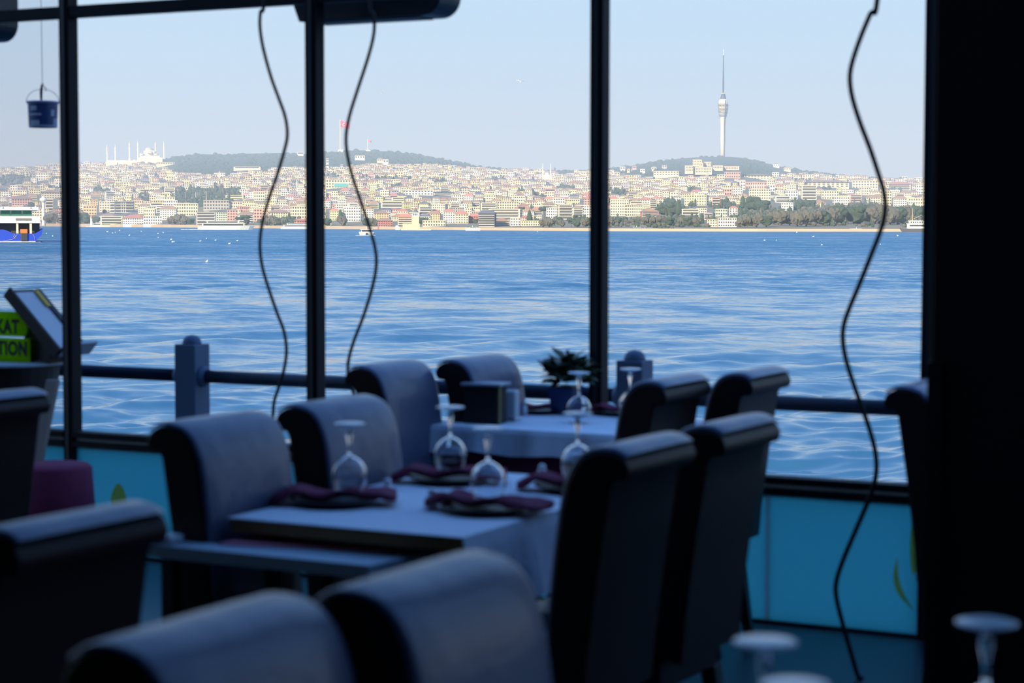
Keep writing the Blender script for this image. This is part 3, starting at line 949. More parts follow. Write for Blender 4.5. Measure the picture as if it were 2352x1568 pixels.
TR = [(112, 514, 22, 'bare'), (126, 515, 24, 'bare'), (185, 515, 26, 'round'), (200, 516, 20, 'round'), (222, 516, 18, 'round'), (240, 490, 10, 'round'), (392, 516, 18, 'bare'), (402, 516, 22, 'bare'), (414, 516, 23, 'bare'), (424, 516, 20, 'bare'),
      (438, 516, 15, 'round'), (550, 517, 19, 'umbrella'), (563, 518, 23, 'umbrella'), (566, 517, 13, 'round'), (612, 518, 20, 'bare'), (628, 518, 22, 'bare'), (642, 518, 20, 'round'), (654, 518, 18, 'bare'), (664, 510, 22, 'cypress'),
      (752, 520, 20, 'round'), (782, 511, 30, 'cypress'), (786, 520, 24, 'bare'), (842, 520, 20, 'round'), (850, 520, 18, 'round'), (858, 520, 20, 'bare'), (968, 515, 16, 'round'), (976, 514, 15, 'round'), (1020, 512, 10, 'round'),
      (1092, 514, 12, 'round'), (1198, 492, 17, 'umbrella'), (1216, 518, 36, 'cypress'), (1250, 500, 24, 'umbrella'), (1248, 522, 20, 'bare'), (1262, 522, 22, 'bare'), (1290, 522, 17, 'bare'), (1312, 522, 21, 'umbrella'), (1326, 522, 19, 'round'),
      (1346, 522, 24, 'bare'), (1362, 522, 24, 'round'), (1402, 522, 24, 'bare'), (1420, 515, 18, 'round'), (1446, 474, 14, 'umbrella'), (1466, 512, 16, 'bare'), (1484, 518, 20, 'bare'), (1500, 518, 20, 'bare'), (1518, 518, 22, 'bare'),
      (1536, 520, 23, 'round'), (1528, 496, 28, 'round'), (1546, 496, 32, 'round'), (1558, 498, 38, 'cypress'), (1566, 518, 20, 'bare'), (1582, 520, 22, 'round'), (1600, 520, 22, 'bare'), (1612, 512, 22, 'cypress'), (1700, 522, 22, 'bare'),
      (1716, 522, 26, 'bare'), (1706, 482, 34, 'cypress'), (1732, 486, 36, 'round'), (1738, 522, 30, 'bare'), (1752, 488, 30, 'round'), (1760, 521, 28, 'round'), (1778, 516, 30, 'bare'), (1796, 518, 34, 'bare'), (1814, 518, 30, 'round'), (1838, 480, 20, 'round'),
      (1860, 482, 24, 'round'), (1832, 520, 36, 'bare'), (1852, 520, 38, 'bare'), (1872, 518, 36, 'bare'), (1890, 518, 38, 'round'), (1908, 516, 40, 'bare'), (1926, 514, 44, 'round'), (1934, 506, 40, 'cypress'), (1948, 512, 42, 'cypress'), (1962, 514, 44, 'round'),
      (1978, 512, 46, 'cypress'), (1994, 512, 44, 'round'), (2010, 514, 46, 'bare'), (2044, 516, 44, 'bare'), (2062, 514, 42, 'round'), (2080, 512, 40, 'bare'), (2098, 500, 34, 'cypress'), (2112, 500, 30, 'round'), (2128, 500, 36, 'cypress')]
RANK = {1: [''], 2: ['shorter ', 'taller '], 3: ['shortest ', 'middle-height ', 'tallest '], 4: ['shortest ', 'second shortest ', 'second tallest ', 'tallest '], 5: ['shortest ', 'second shortest ', 'middle-height ', 'second tallest ', 'tallest ']}
kin = {}
for q in TR:
    kin.setdefault((next(z for lim, z in NEAR if q[0] < lim), q[3]), []).append(q)
for v in kin.values():
    v.sort(key=lambda q: q[2])
for (x, yb, h, kd) in TR:
    near = next(z for lim, z in NEAR if x < lim)
    same = kin[(near, kd)]
    i_ = same.index((x, yb, h, kd))
    tree(x, yb, h + .9 * i_, kd, RANK[len(same)][i_] + KW[kd] + ' ' + near, 'far shore trees ' + near, wide=1.25 if kd in ('round', 'bare') else 1.0)

# --- great mosque on the hill
def far_root(px, py, D, name, label, cat, group=None):
    p = at(px, py, D)
    return thing(name, p, facing(p), label, cat, group), D / FPX
def minaret(parent, x, y, z, hgt, r):
    m = MB().lathe([(r * 1.5, 0), (r * 1.5, hgt * .12), (r, hgt * .15), (r, hgt * .60), (r * 1.7, hgt * .61), (r * 1.7, hgt * .63), (r * .95, hgt * .64), (r * .95, hgt * .78), (r * 1.5, hgt * .79), (r * 1.5, hgt * .81), (r * .85, hgt * .82), (r * .85, hgt * .9)], (x, y, z), 10).build('minaret', M_marble, parent)
    MB().lathe([(r * 1.0, hgt * .9), (r * .45, hgt * .98), (0, hgt * 1.08)], (x, y, z), 10).build('spire', M_leadroof, m)
root, k = far_root(315, 379, 5700, 'hilltop_mosque', 'great pale hilltop mosque with six slim minarets and stacked domes', 'mosque')
P = lambda px: (px - 315) * k
Zp = lambda py: (379 - py) * k
for (px, top, base) in ((248, 331, 375), (266, 329, 374), (298, 321, 370), (317, 319, 372), (357, 321, 356), (376, 321, 366)):
    minaret(root, P(px), 0 if px in (248, 298, 376) else 40, Zp(base), (base - top) * k * .92, 1.55 * k)
MB().box(P(247), P(320), -20, 120, Zp(384), Zp(369)).box(P(245), P(270), -25, 120, Zp(384), Zp(373)).build('courtyard_block', M_marble, root)
MB().box(P(318), P(372), -20, 160, Zp(384), Zp(362)).box(P(322), P(366), 0, 140, Zp(362), Zp(357)).box(P(321), P(358), 10, 130, Zp(357), Zp(352)).box(P(330), P(354), 20, 120, Zp(352), Zp(345)).build('prayer_hall', M_marble, root)
dm = lambda r: [(r * math.cos(a), r * .8 * math.sin(a)) for a in [i * math.pi / 2 / 8 for i in range(9)]]
MB().lathe(dm(11.5 * k), (P(342), 70, Zp(345)), 24).build('main_dome', M_leadroof, root, smooth=True)
for (px, py, r) in ((327, 356, 5), (358, 356, 6), (345, 352, 7), (366, 362, 4.5), (309, 369, 4), (318, 363, 4)):
    MB().lathe(dm(r * k), (P(px), 5, Zp(py)), 16).build('half_dome', M_leadroof, root, smooth=True)
# --- twin-minaret mosque
root, k = far_root(1256, 404, 4200, 'hillside_mosque', 'small pale mosque with two sharp minarets on the skyline saddle', 'mosque')
P = lambda px: (px - 1256) * k
Zp = lambda py: (404 - py) * k
for px in (1247, 1265):
    MB().lathe([(1.5 * k, 0), (1.3 * k, 22 * k), (1.6 * k, 22.5 * k), (1.0 * k, 23.5 * k), (.9 * k, 27 * k), (0, 35 * k)], (P(px), 0, Zp(408)), 10).build('minaret', M_marble, root)
MB().box(P(1246), P(1268), 0, 20 * k, Zp(412), Zp(401)).build('prayer_hall', M_marble, root)
MB().lathe(dm(7 * k), (P(1256), 9 * k, Zp(401)), 16).build('main_dome', M_leadroof, root, smooth=True)
# small single minarets among the houses
for (px, top, base, lab) in ((504, 391, 420, 'lone slim minaret above the cemetery wood'), (378, 452, 472, 'short white minaret behind the white five-storey block'), (1605, 407, 426, 'slim white minaret under the hilltop palace'), (682, 410, 437, 'thin pale minaret above the red-roofed white house')):
    p, D = slope_point(px, base)
    k = D / FPX
    t = thing('small_minaret', p, 0, lab, 'minaret')
    h = (base - top) * k
    MB().lathe([(1.6 * k, -2), (1.4 * k, h * .6), (2.1 * k, h * .61), (2.1 * k, h * .64), (1.2 * k, h * .65), (1.1 * k, h * .82)], seg=10).build('shaft', M_marble, t)
    MB().lathe([(1.3 * k, h * .82), (0, h)], seg=10).build('spire', M_leadroof, t)
# --- broadcasting tower
root, k = far_root(1660, 362, 6000, 'broadcasting_tower', 'tall pale broadcasting tower with bulging ribbed pod and thin antenna on wooded hill', 'tower')
Zt = lambda py: (362 - py) * k
M_tower = mat('tower_panels', (.74, .66, .50), .5)
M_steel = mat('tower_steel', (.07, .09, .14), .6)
prof = [(5.4, 364), (5.2, 340), (6.0, 325), (6.2, 318), (5.8, 310), (5.8, 290), (6.6, 275), (7.6, 268), (10, 257), (11, 247), (10.8, 240), (9.6, 232), (7.4, 229)]
MB().lathe([(r * k, Zt(y)) for r, y in prof], seg=20).build('shaft', M_tower, root, smooth=True)
for i in range(10):
    yy = 240 + i * 3.1
    r = float(np.interp(yy, [232, 240, 247, 257, 268, 275], [9.6, 10.8, 11, 10, 7.6, 6.6])) + .9
    MB().lathe([(r * k, Zt(yy + 1.25)), ((r + .3) * k, Zt(yy + .6)), (r * k, Zt(yy))], seg=20).build('deck_band', M_steel, root)
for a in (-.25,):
    MB().tube([(r * k * math.sin(.55) * .97, -r * k * math.cos(.55) * .97, Zt(y)) for r, y in prof[:-1]], 1.3 * k, 6).build('shade_strip', M_steel, root)  # dark strip stands in for the shadow line down the shaft
MB().lathe([(7.2 * k, Zt(229)), (4.2 * k, Zt(218)), (3.6 * k, Zt(216.5))], seg=16).build('crown_cone', M_steel, root)
MB().lathe([(4.8 * k, Zt(216.5)), (4.8 * k, Zt(215))], seg=16).build('platform', M_wht, root)
an = MB().lathe([(1.9 * k, Zt(215)), (1.7 * k, Zt(180)), (1.2 * k, Zt(165)), (.9 * k, Zt(129))], seg=10).build('antenna', M_steel, root)
MB().lathe([(.8 * k, Zt(129)), (.5 * k, Zt(117)), (0, Zt(115))], seg=8).build('antenna_tip', M_wht, an)
# --- hilltop palace
root, k = far_root(1630, 392, slope_point(1630, 401)[1] - 60, 'hilltop_palace', 'pale stepped palace-like complex in the woods below the broadcasting tower', 'building')
P = lambda px: (px - 1630) * k
Zp = lambda py: (392 - py) * k
for nm, x0, x1, yt, yb, dp in (('main_block', 1591, 1612, 365, 400, 40), ('gate_tower', 1605, 1615, 374, 400, -10), ('lower_wing', 1573, 1592, 379, 398, 30), ('front_terrace', 1597, 1635, 384, 402, -20), ('rear_wing', 1617, 1633, 369, 385, 70),
                           ('side_house', 1637, 1660, 379, 392, 20), ('side_house', 1662, 1698, 380, 389, 50)):
    MB().box(P(x0), P(x1), dp, dp + 40, Zp(yb), Zp(yt)).box(P(x0) - k * .6, P(x1) + k * .6, dp - k, dp + 41, Zp(yt) - 1.2 * k, Zp(yt)).build(nm, MW['sand'] if 'side' not in nm else MW['peach'], root)
    pw = root.children[-1]
    wm = MB()
    for fx in np.arange(x0 + 2, x1 - 2, 3.6):
        for fz in np.arange(yt + 3, min(yb, 400) - 4, 6):
            wm.box(P(fx), P(fx + 1.7), dp - .4 * k, dp, Zp(fz + 3), Zp(fz))
    if wm.v:
        tag(wm.build('window_rows', M_win, pw), kind='stuff')
# --- flags
M_flag = mat('flag_red', (.80, .06, .12), .7)
def flag(px, ytop, ybase, D, fw, label):
    root, k = far_root(px, ybase, D, 'flagpole', label, 'flagpole', )
    h = (ybase - ytop) * k
    MB().lathe([(1.3 * k, -10), (.8 * k, h)], seg=8).build('pole', M_wht, root)
    MB().box(-5 * k, 6 * k, -3 * k, 3 * k, -6, 1.6 * k).build('pedestal', M_wht, root)
    n, m = 12, MB()
    fh = fw * .72
    top, bot = [], []
    for i in range(n + 1):
        s = i / n
        x, dz, yy = (.8 + fw * s) * k, -(fw * .28 * s) * k, 1.2 * k * math.sin(s * 7)
        top.append((x, yy, h - (1 * k) + dz)); bot.append((x, yy, h - (1 + fh) * k + dz * .7))
    th = .25 * k
    vs = []
    for a, b_ in zip(top, bot):
        vs += [(a[0], a[1] - th, a[2]), (b_[0], b_[1] - th, b_[2]), (a[0], a[1] + th, a[2]), (b_[0], b_[1] + th, b_[2])]
    fs = []
    for i in range(n):
        o = i * 4
        fs += [(o, o + 1, o + 5, o + 4), (o + 2, o + 6, o + 7, o + 3), (o, o + 4, o + 6, o + 2), (o + 1, o + 3, o + 7, o + 5)]
    fs += [(0, 2, 3, 1), (n * 4, n * 4 + 1, n * 4 + 3, n * 4 + 2)]
    fo = m.add(vs, fs).build('flag', M_flag, root)
    # crescent and star, both faces
    cx, cz, r = (.8 + fw * .40) * k, h - (1 + fh * .5) * k - fw * .09 * k, fh * .25 * k
    for yy in (-2.2 * k, 2.2 * k):
        oc = [(cx + r * math.cos(a), cz + r * math.sin(a)) for a in np.linspace(R(40), R(320), 16)]
        ic = [(cx + r * .28 + r * .8 * math.cos(a), cz + r * .8 * math.sin(a)) for a in np.linspace(R(312), R(48), 14)]
        MB().prism(oc + ic, yy - .1 * k, yy + .1 * k, 'y').build('crescent', M_wht, fo)
        st = []
        for i in range(10):
            a = i * math.pi / 5 + math.pi
            q = r * (.45 if i % 2 == 0 else .18)
            st.append((cx + r * 1.35 + q * math.cos(a), cz + q * math.sin(a)))
        MB().prism(st, yy - .1 * k, yy + .1 * k, 'y').build('star', M_wht, fo)
flag(781.5, 276, 345, 5900, 21, 'tall white pole with large red crescent flag on the rounded hilltop')
flag(845, 320, 346, 5950, 7, 'smaller far white pole with small red flag on the hill shoulder')
for (px, t_, b_, lab) in ((450, 441, 466, 'white flag mast standing clear of the long grey block roof'), (474, 440, 465, 'white mast beside the roof edge of the long grey block')):
    p, D = slope_point(px, b_)
    k = D / FPX
    t = thing('roof_mast', p, 0, lab, 'mast')
    MB().lathe([(1.3 * k, 0), (1.1 * k, 2 * k), (.5 * k, 3 * k), (.35 * k, (b_ - t_) * k)], seg=8).build('mast_pole', M_wht, t)
    MB().box(-3 * k, 3 * k, -k, k, -2 * k, .2 * k).build('mast_foot', M_wht, t)
# --- sea tower on its rock (in front of the far shore)
root, k = far_root(948, 526.6, 1080, 'sea_tower', 'pale yellow stone sea tower with square keep, white lantern storey and pointed cap', 'tower')
P = lambda px: (px - 948) * k
Zp = lambda py: (526.6 - py) * k
M_stone = mat('yellow_stone', (.82, .68, .38), .85, noise=.12, scale=.4)
MB().box(P(925), P(964), 0, 14, Zp(528), Zp(513)).box(P(921), P(990), -2, 15, Zp(528.5), Zp(525.5)).build('base_fort', M_stone, root)
MB().box(P(946.5), P(962.5), 2, 6.5, Zp(514), Zp(497)).build('keep', M_stone, root)
MB().box(P(945.6), P(963.2), 1.8, 6.8, Zp(497.6), Zp(496.6)).build('gallery', M_wht, root)
lt = MB().box(P(947.2), P(962), 2.2, 6.2, Zp(496.6), Zp(488)).build('lantern_storey', mat('lantern_white', (.66, .62, .55), .8), root)
for x in (949.5, 953, 956.5):
    MB().box(P(x), P(x + 1.8), 2.05, 2.2, Zp(494.5), Zp(490)).build('arch_window', M_win, lt)
MB().lathe([(7.6 * k, 0), (5.5 * k, 3 * k), (2 * k, 7 * k), (1.0 * k, 9 * k), (.9 * k, 11 * k), (.25 * k, 13 * k), (.15 * k, 22 * k)], (P(954.6), 4.2, Zp(488)), 12).build('pointed_cap', M_slate, root)
MB().box(P(908), P(918), 4, 9, Zp(528), Zp(521)).lathe(dm(4.5 * k), (P(912), 6, Zp(521)), 10).build('guard_house', M_wht, root)
# --- harbour control tower, harbour light
root, k = far_root(100, 514.5, shore_d(100) - 20, 'harbour_tower', 'slender white harbour control tower with flared top beside the blue ferry', 'tower')
MB().lathe([(3.6 * k, -3 * k), (3.0 * k, 45 * k), (3.2 * k, 50 * k)], seg=12).build('shaft', M_wht, root)
MB().lathe([(3.4 * k, 49 * k), (8 * k, 54 * k), (8 * k, 58.5 * k), (6 * k, 60 * k)], seg=14).build('cabin', M_wht, root)
MB().lathe([(2.5 * k, 60 * k), (2.2 * k, 63.5 * k), (.4 * k, 64 * k), (.3 * k, 67 * k)], seg=10).build('cabin_roof', M_wht, root)
root, k = far_root(210.5, 516.5, shore_d(210) - 12, 'harbour_light', 'white harbour light with bright red cap on the quay edge', 'lighthouse')
MB().lathe([(3.2 * k, -3 * k), (2.7 * k, 17 * k)], seg=12).build('shaft', M_wht, root)
MB().lathe([(3.3 * k, 17 * k), (2.8 * k, 21 * k), (1 * k, 22 * k)], seg=12).build('cap', M_red, root)

# ------------------------------------------------------------------ boats
M_hullblue = mat('hull_blue', (.03, .08, .55), .35)
M_hullblack = mat('hull_black', (.05, .05, .055), .5)
M_green = mat('cabin_glass', (.06, .22, .17), .15)
M_cabin = mat('boat_window', (.035, .04, .045), .3)
M_orange = mat('orange_paint', (.75, .22, .05), .6)
M_foam = mat('foam', (.9, .92, .93), .8)
M_mast = mat('mast_ochre', (.68, .38, .10), .6)
def boat(px0, px1, yw, tiers, label, cat='boat', hull_h=6, hull=None, bow=1, name='motor_boat', wake=True):
    xc = (px0 + px1) / 2
    D = HSEA * FPX / (yw - hy(xc))
    root, k = far_root(xc, yw, D, name, label, cat)
    L = (px1 - px0) * k
    Wd = min(L * .28, 9)
    hh = hull_h * k
    n, vs, fs = 12, [], []
    for i in range(n + 1):
        s = i / n
        x = (-.5 + s) * L * bow
        hb_ = Wd / 2 * min(1, (1.02 - s) * 3.2) ** .6 if s < 1 else .02
        z = hh * (1 + .35 * max(0, s - .6) ** 1.2)
        xb = x - bow * (.05 * L * max(0, s - .7) / .3)
        vs += [(x, -hb_, z), (xb, -hb_ * .75, -.6), (xb, hb_ * .75, -.6), (x, hb_, z)]
    for i in range(n):
        o = i * 4
        for j in range(4):
            fs.append((o + j, o + (j + 1) % 4, o + 4 + (j + 1) % 4, o + 4 + j))
    fs += [(0, 3, 2, 1), (n * 4, n * 4 + 1, n * 4 + 2, n * 4 + 3)]
    MB().add(vs, fs).build('hull', hull or M_wht, root)
    z = hh
    for (a, b_, h) in tiers:
        x0, x1 = (a - .5) * L, (b_ - .5) * L
        if bow < 0: x0, x1 = -x1, -x0
        h *= k
        w2 = Wd * .40
        dk = MB().box(x0, x1, -w2, w2, z, z + h * .9).box(x0 - .02 * L, x1 + .02 * L, -w2 * 1.1, w2 * 1.1, z + h * .88, z + h).build('deckhouse', M_wht, root)
        MB().box(x0 + .02 * L, x1 - .02 * L, -w2 - .12, -w2, z + h * .26, z + h * .74).build('window_band', M_cabin, dk)
        z += h
    MB().lathe([(.35 * k, z), (.2 * k, z + 4 * k)], (0, 0, 0), 6).build('mast', M_wht, root)
    if wake:
        m = MB()
        for i in range(7):
            m.blob((-bow * L * (.45 + .05 * i), rnd.uniform(-2, 0), .05), L * .05, 1.5, .25, .3, 0)
        tag(m.build('wake_foam', M_foam, root), kind='stuff')
    return root, k, L, z
r_, k, L, z = boat(455, 584, 527.6, [(.08, .82, 7), (.16, .72, 5)], 'long white two-deck sightseeing ferry cruising before the scaffold building', 'ferry', 8, bow=1, name='passenger_ferry')
for i in range(6):
    MB().lathe([(.9 * k, 0), (.9 * k, .3)], ((-.18 + .12 * i) * L, 0, 0), 8)
boat(209, 247, 521, [(.15, .85, 4), (.3, .7, 2.5)], 'small white motor yacht beside the red-capped harbour light', 'boat', 4)
boat(645, 716, 525.6, [(.1, .95, 5), (.2, .9, 4)], 'white moored ferry with dark deck bands before the red pavilion', 'ferry', 4.5, name='passenger_ferry', wake=False)
boat(1068, 1103, 529.2, [(.25, .7, 3)], 'low white launch moored below the dark red mansion', 'boat', 5, bow=-1, wake=False)
boat(1449, 1474, 530.6, [(.1, .95, 4), (.2, .9, 3)], 'little white two-deck boat moored under the shore grove', 'boat', 2.5, wake=False)
boat(1472, 1490, 530.8, [(.3, .6, 2)], 'tiny white launch next to the little two-deck boat', 'boat', 3.2, wake=False)
boat(1948, 1986, 531.8, [(.2, .9, 3.4)], 'low white tour boat on the park shore near the wavy cable', 'boat', 3.5, bow=-1)
# motor boat coming on, bow first
D = HSEA * FPX / (540.5 - hy(842))
root, k = far_root(842, 540.5, D, 'motor_boat', 'small white cabin cruiser heading this way behind the hanging cable', 'boat')
MB().taper((-14 * k, 14 * k, -2, 8, -.4), (-18 * k, 18 * k, -3.5, 9, 8 * k)).build('hull', M_wht, root, bevel=.15)
c_ = MB().taper((-13 * k, 13 * k, .5, 7, 8 * k), (-11 * k, 11 * k, 1.2, 6.5, 13 * k)).build('cabin', M_wht, root)
MB().box(-11 * k, 11 * k, .35, .6, 9 * k, 11.8 * k).build('windscreen', M_cabin, c_)
MB().box(-14 * k, 14 * k, .5, 7.2, 13 * k, 14.2 * k).build('cabin_roof', M_wht, root)
MB().box(-2 * k, 3 * k, -3.2, -2.6, 1.5 * k, 7 * k).build('bow_hatch', M_cabin, root)
MB().tube([(0, 4, 14 * k), (0, 4, 22 * k)], .3 * k, 6).build('mast', M_wht, root)
m = MB()
for i in range(9):
    m.blob(((-22 + 5 * i) * k, -3.5, 0), 3.5 * k, .8, .7 * k, .3, 0)
tag(m.build('bow_foam', M_foam, root), kind='stuff')

# --- blue car ferry, bow towards us
D = HSEA * FPX / (556 - hy(20))
root, k = far_root(16, 556, D, 'car_ferry', 'blue-hulled white car ferry with green-tinted bridge windows coming bow first', 'ferry')
P = lambda px: (px - 16) * k
Zp = lambda py: (556 - py) * k
hull = [(P(-62), Zp(530)), (P(-30), Zp(527)), (P(8), Zp(527)), (P(18), Zp(530)), (P(30), Zp(536)), (P(78), Zp(536.5)), (P(88), Zp(531)), (P(97), Zp(525)), (P(93), Zp(540)), (P(80), Zp(553)), (P(76), -1), (P(-56), -1), (P(-66), Zp(540))]
MB().prism(hull, 0, 26, 'y').build('hull', M_hullblue, root)
MB().box(P(47), P(62), -.35, 0, Zp(553), Zp(535.5)).build('bow_fender', M_hullblack, root, bevel=.08)
MB().box(P(-58), P(80), -.1, 27, -.1, Zp(553.8)).build('rubbing_strake', mat('strake', (.75, .66, .45), .7), root)
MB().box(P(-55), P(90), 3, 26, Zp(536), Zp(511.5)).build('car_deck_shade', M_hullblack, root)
ub = MB().box(P(-60), P(91), 1, 26, Zp(511.5), Zp(496)).box(P(-58), P(92.5), .6, 27, Zp(512.2), Zp(510)).build('upper_deck', M_wht, root)
MB().box(P(36), P(71), .85, 1, Zp(506), Zp(501.3)).build('name_board', mat('board_grey', (.22, .2, .19), .6), ub)
br = MB().box(P(-60), P(73), 2, 24, Zp(496), Zp(483)).build('bridge', M_wht, root)
for (a, b_) in ((-46, -25), (-22, 0), (3, 24), (26, 49.5), (52, 72)):
    MB().prism([(P(a), Zp(495.5)), (P(b_), Zp(495.5)), (P(b_ - 1), Zp(483.5)), (P(a + 1), Zp(483.5))], 1.7, 2, 'y').build('bridge_window', M_green, br)
MB().box(P(-62), P(88), .4, 26, Zp(483), Zp(475.5)).build('bridge_roof', M_wht, root, bevel=.1)
for px in (37, 67, -5, -40):
    MB().box(P(px), P(px + 5), .8, 2, Zp(537), Zp(511)).build('deck_post', mat('post_cream', (.8, .7, .5), .7), root)
MB().box(P(46), P(62), .6, 1.8, Zp(535.5), Zp(526)).build('orange_locker', M_orange, root)
for (px, py) in ((7, 478), (69, 478)):
    MB().lathe([(1.6 * k, 0), (2.2 * k, .1), (1.6 * k, .2)], (P(px), .3, Zp(py)), 10).build('search_light', M_wht, root)
for a in ([(31, 536), (37, 545), (35, 548), (30, 541)], [(74, 537), (79, 548), (77, 550)], [(40, 538), (30, 549), (5, 554)]):
    MB().tube([(P(x), -.15, Zp(y_)) for x, y_ in a], .35 * k, 5).build('mooring_rope', mat('rope', (.6, .48, .3), .9), root)
m = MB()
for i in range(24):
    m.blob((P(-50 + 6 * i), -.8, .05), 4 * k, .5, .5 * k, .3, 0)
tag(m.build('bow_foam', M_foam, root), kind='stuff')

# --- docked steamer and floating pontoon by the pillar
D = HSEA * FPX / (532.6 - hy(2110))
root, k = far_root(2130, 532.6, D, 'steamer', 'old white steamer with dark hull and two ochre masts docked beside the pillar', 'ship')
P = lambda px: (px - 2130) * k
Zp = lambda py: (532.6 - py) * k
MB().prism([(P(2066), Zp(523.5)), (P(2076), Zp(525)), (P(2200), Zp(524)), (P(2200), -1), (P(2078), -1), (P(2070), Zp(529))], 0, 9, 'y').build('hull', M_hullblack, root)
ld = MB().box(P(2084), P(2200), .8, 8.4, Zp(524.5), Zp(513.5)).build('lower_deck', M_wht, root)
MB().box(P(2090), P(2196), .6, .8, Zp(519.5), Zp(516)).build('window_band', M_cabin, ld)
ud = MB().box(P(2088), P(2200), 1, 8.2, Zp(513), Zp(507.5)).box(P(2082), P(2204), .4, 8.8, Zp(514), Zp(513)).box(P(2086), P(2204), .6, 8.6, Zp(507.5), Zp(506.6)).build('upper_deck', M_wht, root)
for x in range(2092, 2196, 5):
    MB().box(P(x), P(x + 2.6), .8, 1, Zp(512), Zp(509)).build('saloon_window', M_cabin, ud)
for px, t_ in ((2096, 478), (2127, 488)):
    MB().lathe([(.9 * k, Zp(507)), (.5 * k, Zp(t_))], (P(px), 4, 0), 8).build('mast', M_mast, root)
MB().tube([(P(2098), 4, Zp(503)), (P(2116), 4, Zp(494))], .4 * k, 6).build('boom', M_mast, root)
D = HSEA * FPX / (541.5 - hy(2120))
root, k = far_root(2140, 541.5, D, 'pontoon', 'dark floating pontoon edged with white round fenders in front of the docked steamer', 'pontoon')
MB().box(-57 * k, 60 * k, 0, 7, -.6, 6.6 * k).box(-58 * k, 61 * k, -.15, 7.2, 6.2 * k, 7 * k).build('float', M_hullblack, root)
for i in range(20):
    MB().lathe([(0, -.25), (1.5 * k, -.2), (2.0 * k, 0), (1.5 * k, .2)], seg=10).build('fender', M_wht, root)
    o = root.children[-1]
    o.rotation_euler = (R(90), 0, 0)
    o.location = ((-53 + 5.7 * i) * k, -.2, 3.6 * k)

# ------------------------------------------------------------------ gulls
M_gull = mat('gull_white', (.85, .84, .80), .7)
M_gullw = mat('gull_grey', (.35, .36, .38), .7)
def gull_parts(t, s, spread, fold):
    MB().lathe([(0, -.20), (.03, -.16), (.06, -.05), (.055, .05), (.035, .12), (.036, .15), (0, .19)], seg=8).build('body', M_gull, t, smooth=True)
    b_ = t.children[-1]
    b_.rotation_euler = (R(90), 0, 0)
    for sx in (-1, 1):
        m = MB()
        a = [(0, .06, .02), (sx * .22 * spread, .10, .14 * fold), (sx * .52 * spread, .0, .08 * fold), (sx * .55 * spread, -.03, .075 * fold), (sx * .22 * spread, -.06, .12 * fold), (0, -.07, .02)]
        m.add([(p[0], p[1], p[2]) for p in a] + [(p[0], p[1], p[2] + .012) for p in a], [(0, 1, 4, 5), (1, 2, 3, 4), (6, 11, 10, 7), (7, 10, 9, 8)] + [(i, (i + 1) % 6, (i + 1) % 6 + 6, i + 6) for i in range(6)])
        m.build('wing', M_gullw if sx > 0 else M_gull, t)
    MB().prism([(-.03, -.28), (.03, -.28), (.02, -.17), (-.02, -.17)], -.005, .005, 'z').build('tail', M_gull, t)
for (px, py, wpx, rz, rx, lab) in ((345, 41, 7, .4, .3, 'white gull gliding just below the window transom'), (877, 214, 12, 1.2, .2, 'gull with dark wing tips flying past the hanging cable'), (1195, 187, 20, .2, .5, 'gull with raised wings high over the strait'), (1135, 262, 7, .6, .4, 'small distant gull below the raised-wing gull')):
    D = 1.15 * FPX / wpx
    t = thing('gull', at(px, py, D), rz, lab, 'bird', 'gulls in the sky')
    t.rotation_euler = (rx, .15, rz)
    gull_parts(t, 1, 1, 1)
spots = [(107, 537), (121, 543), (247, 533), (259, 536), (265, 535), (275, 530), (297, 541), (325, 532), (363, 537), (364, 547), (375, 535), (393, 551), (396, 557), (400, 557), (474, 549), (460, 555), (495, 553), (527, 561), (545, 554), (475, 604),
         (1235, 533), (1830, 534), (1868, 544), (1756, 553), (1783, 553), (1888, 564), (2062, 542), (2022, 563)]
SPOTL = [(130, 'off the blue ferry bow'), (300, 'off the harbour light'), (380, 'off the white quay buildings'), (440, 'below the white five-storey block'), (600, 'off the sightseeing ferry'), (1400, 'off the low waterside arcade'), (1900, 'off the park shore'), (2200, 'off the docked steamer')]
ORD = ['first', 'second', 'third', 'fourth', 'fifth', 'sixth', 'seventh', 'eighth', 'ninth']
zone_of = lambda px: next(z for lim, z in SPOTL if px < lim)
for i, (px, py) in enumerate(spots):
    D = HSEA * FPX / (py - hy(px))
    p = at(px, py, D)
    where = next(z for lim, z in SPOTL if px < lim)
    t = thing('floating_gull', p + Vector((0, 0, .12)), rt.uniform(0, 6), ORD[sorted([q for q in spots if zone_of(q[0]) == where], key=lambda q: (q[1], q[0])).index((px, py))] + ' white gull out from the shore, afloat ' + where, 'bird', 'gulls on the water ' + where)
    s = max(.8, D / 480)
    t.scale = (s, s, s)
    MB().lathe([(0, -.24), (.06, -.18), (.12, -.04), (.11, .08), (.05, .2), (0, .24)], seg=8).build('body', M_gull, t, smooth=True)
    t.children[-1].rotation_euler = (R(90), 0, 0)
    MB().blob((0, -.17, .13), .06, .07, .06, .05, 1).build('head', M_gull, t, smooth=True)
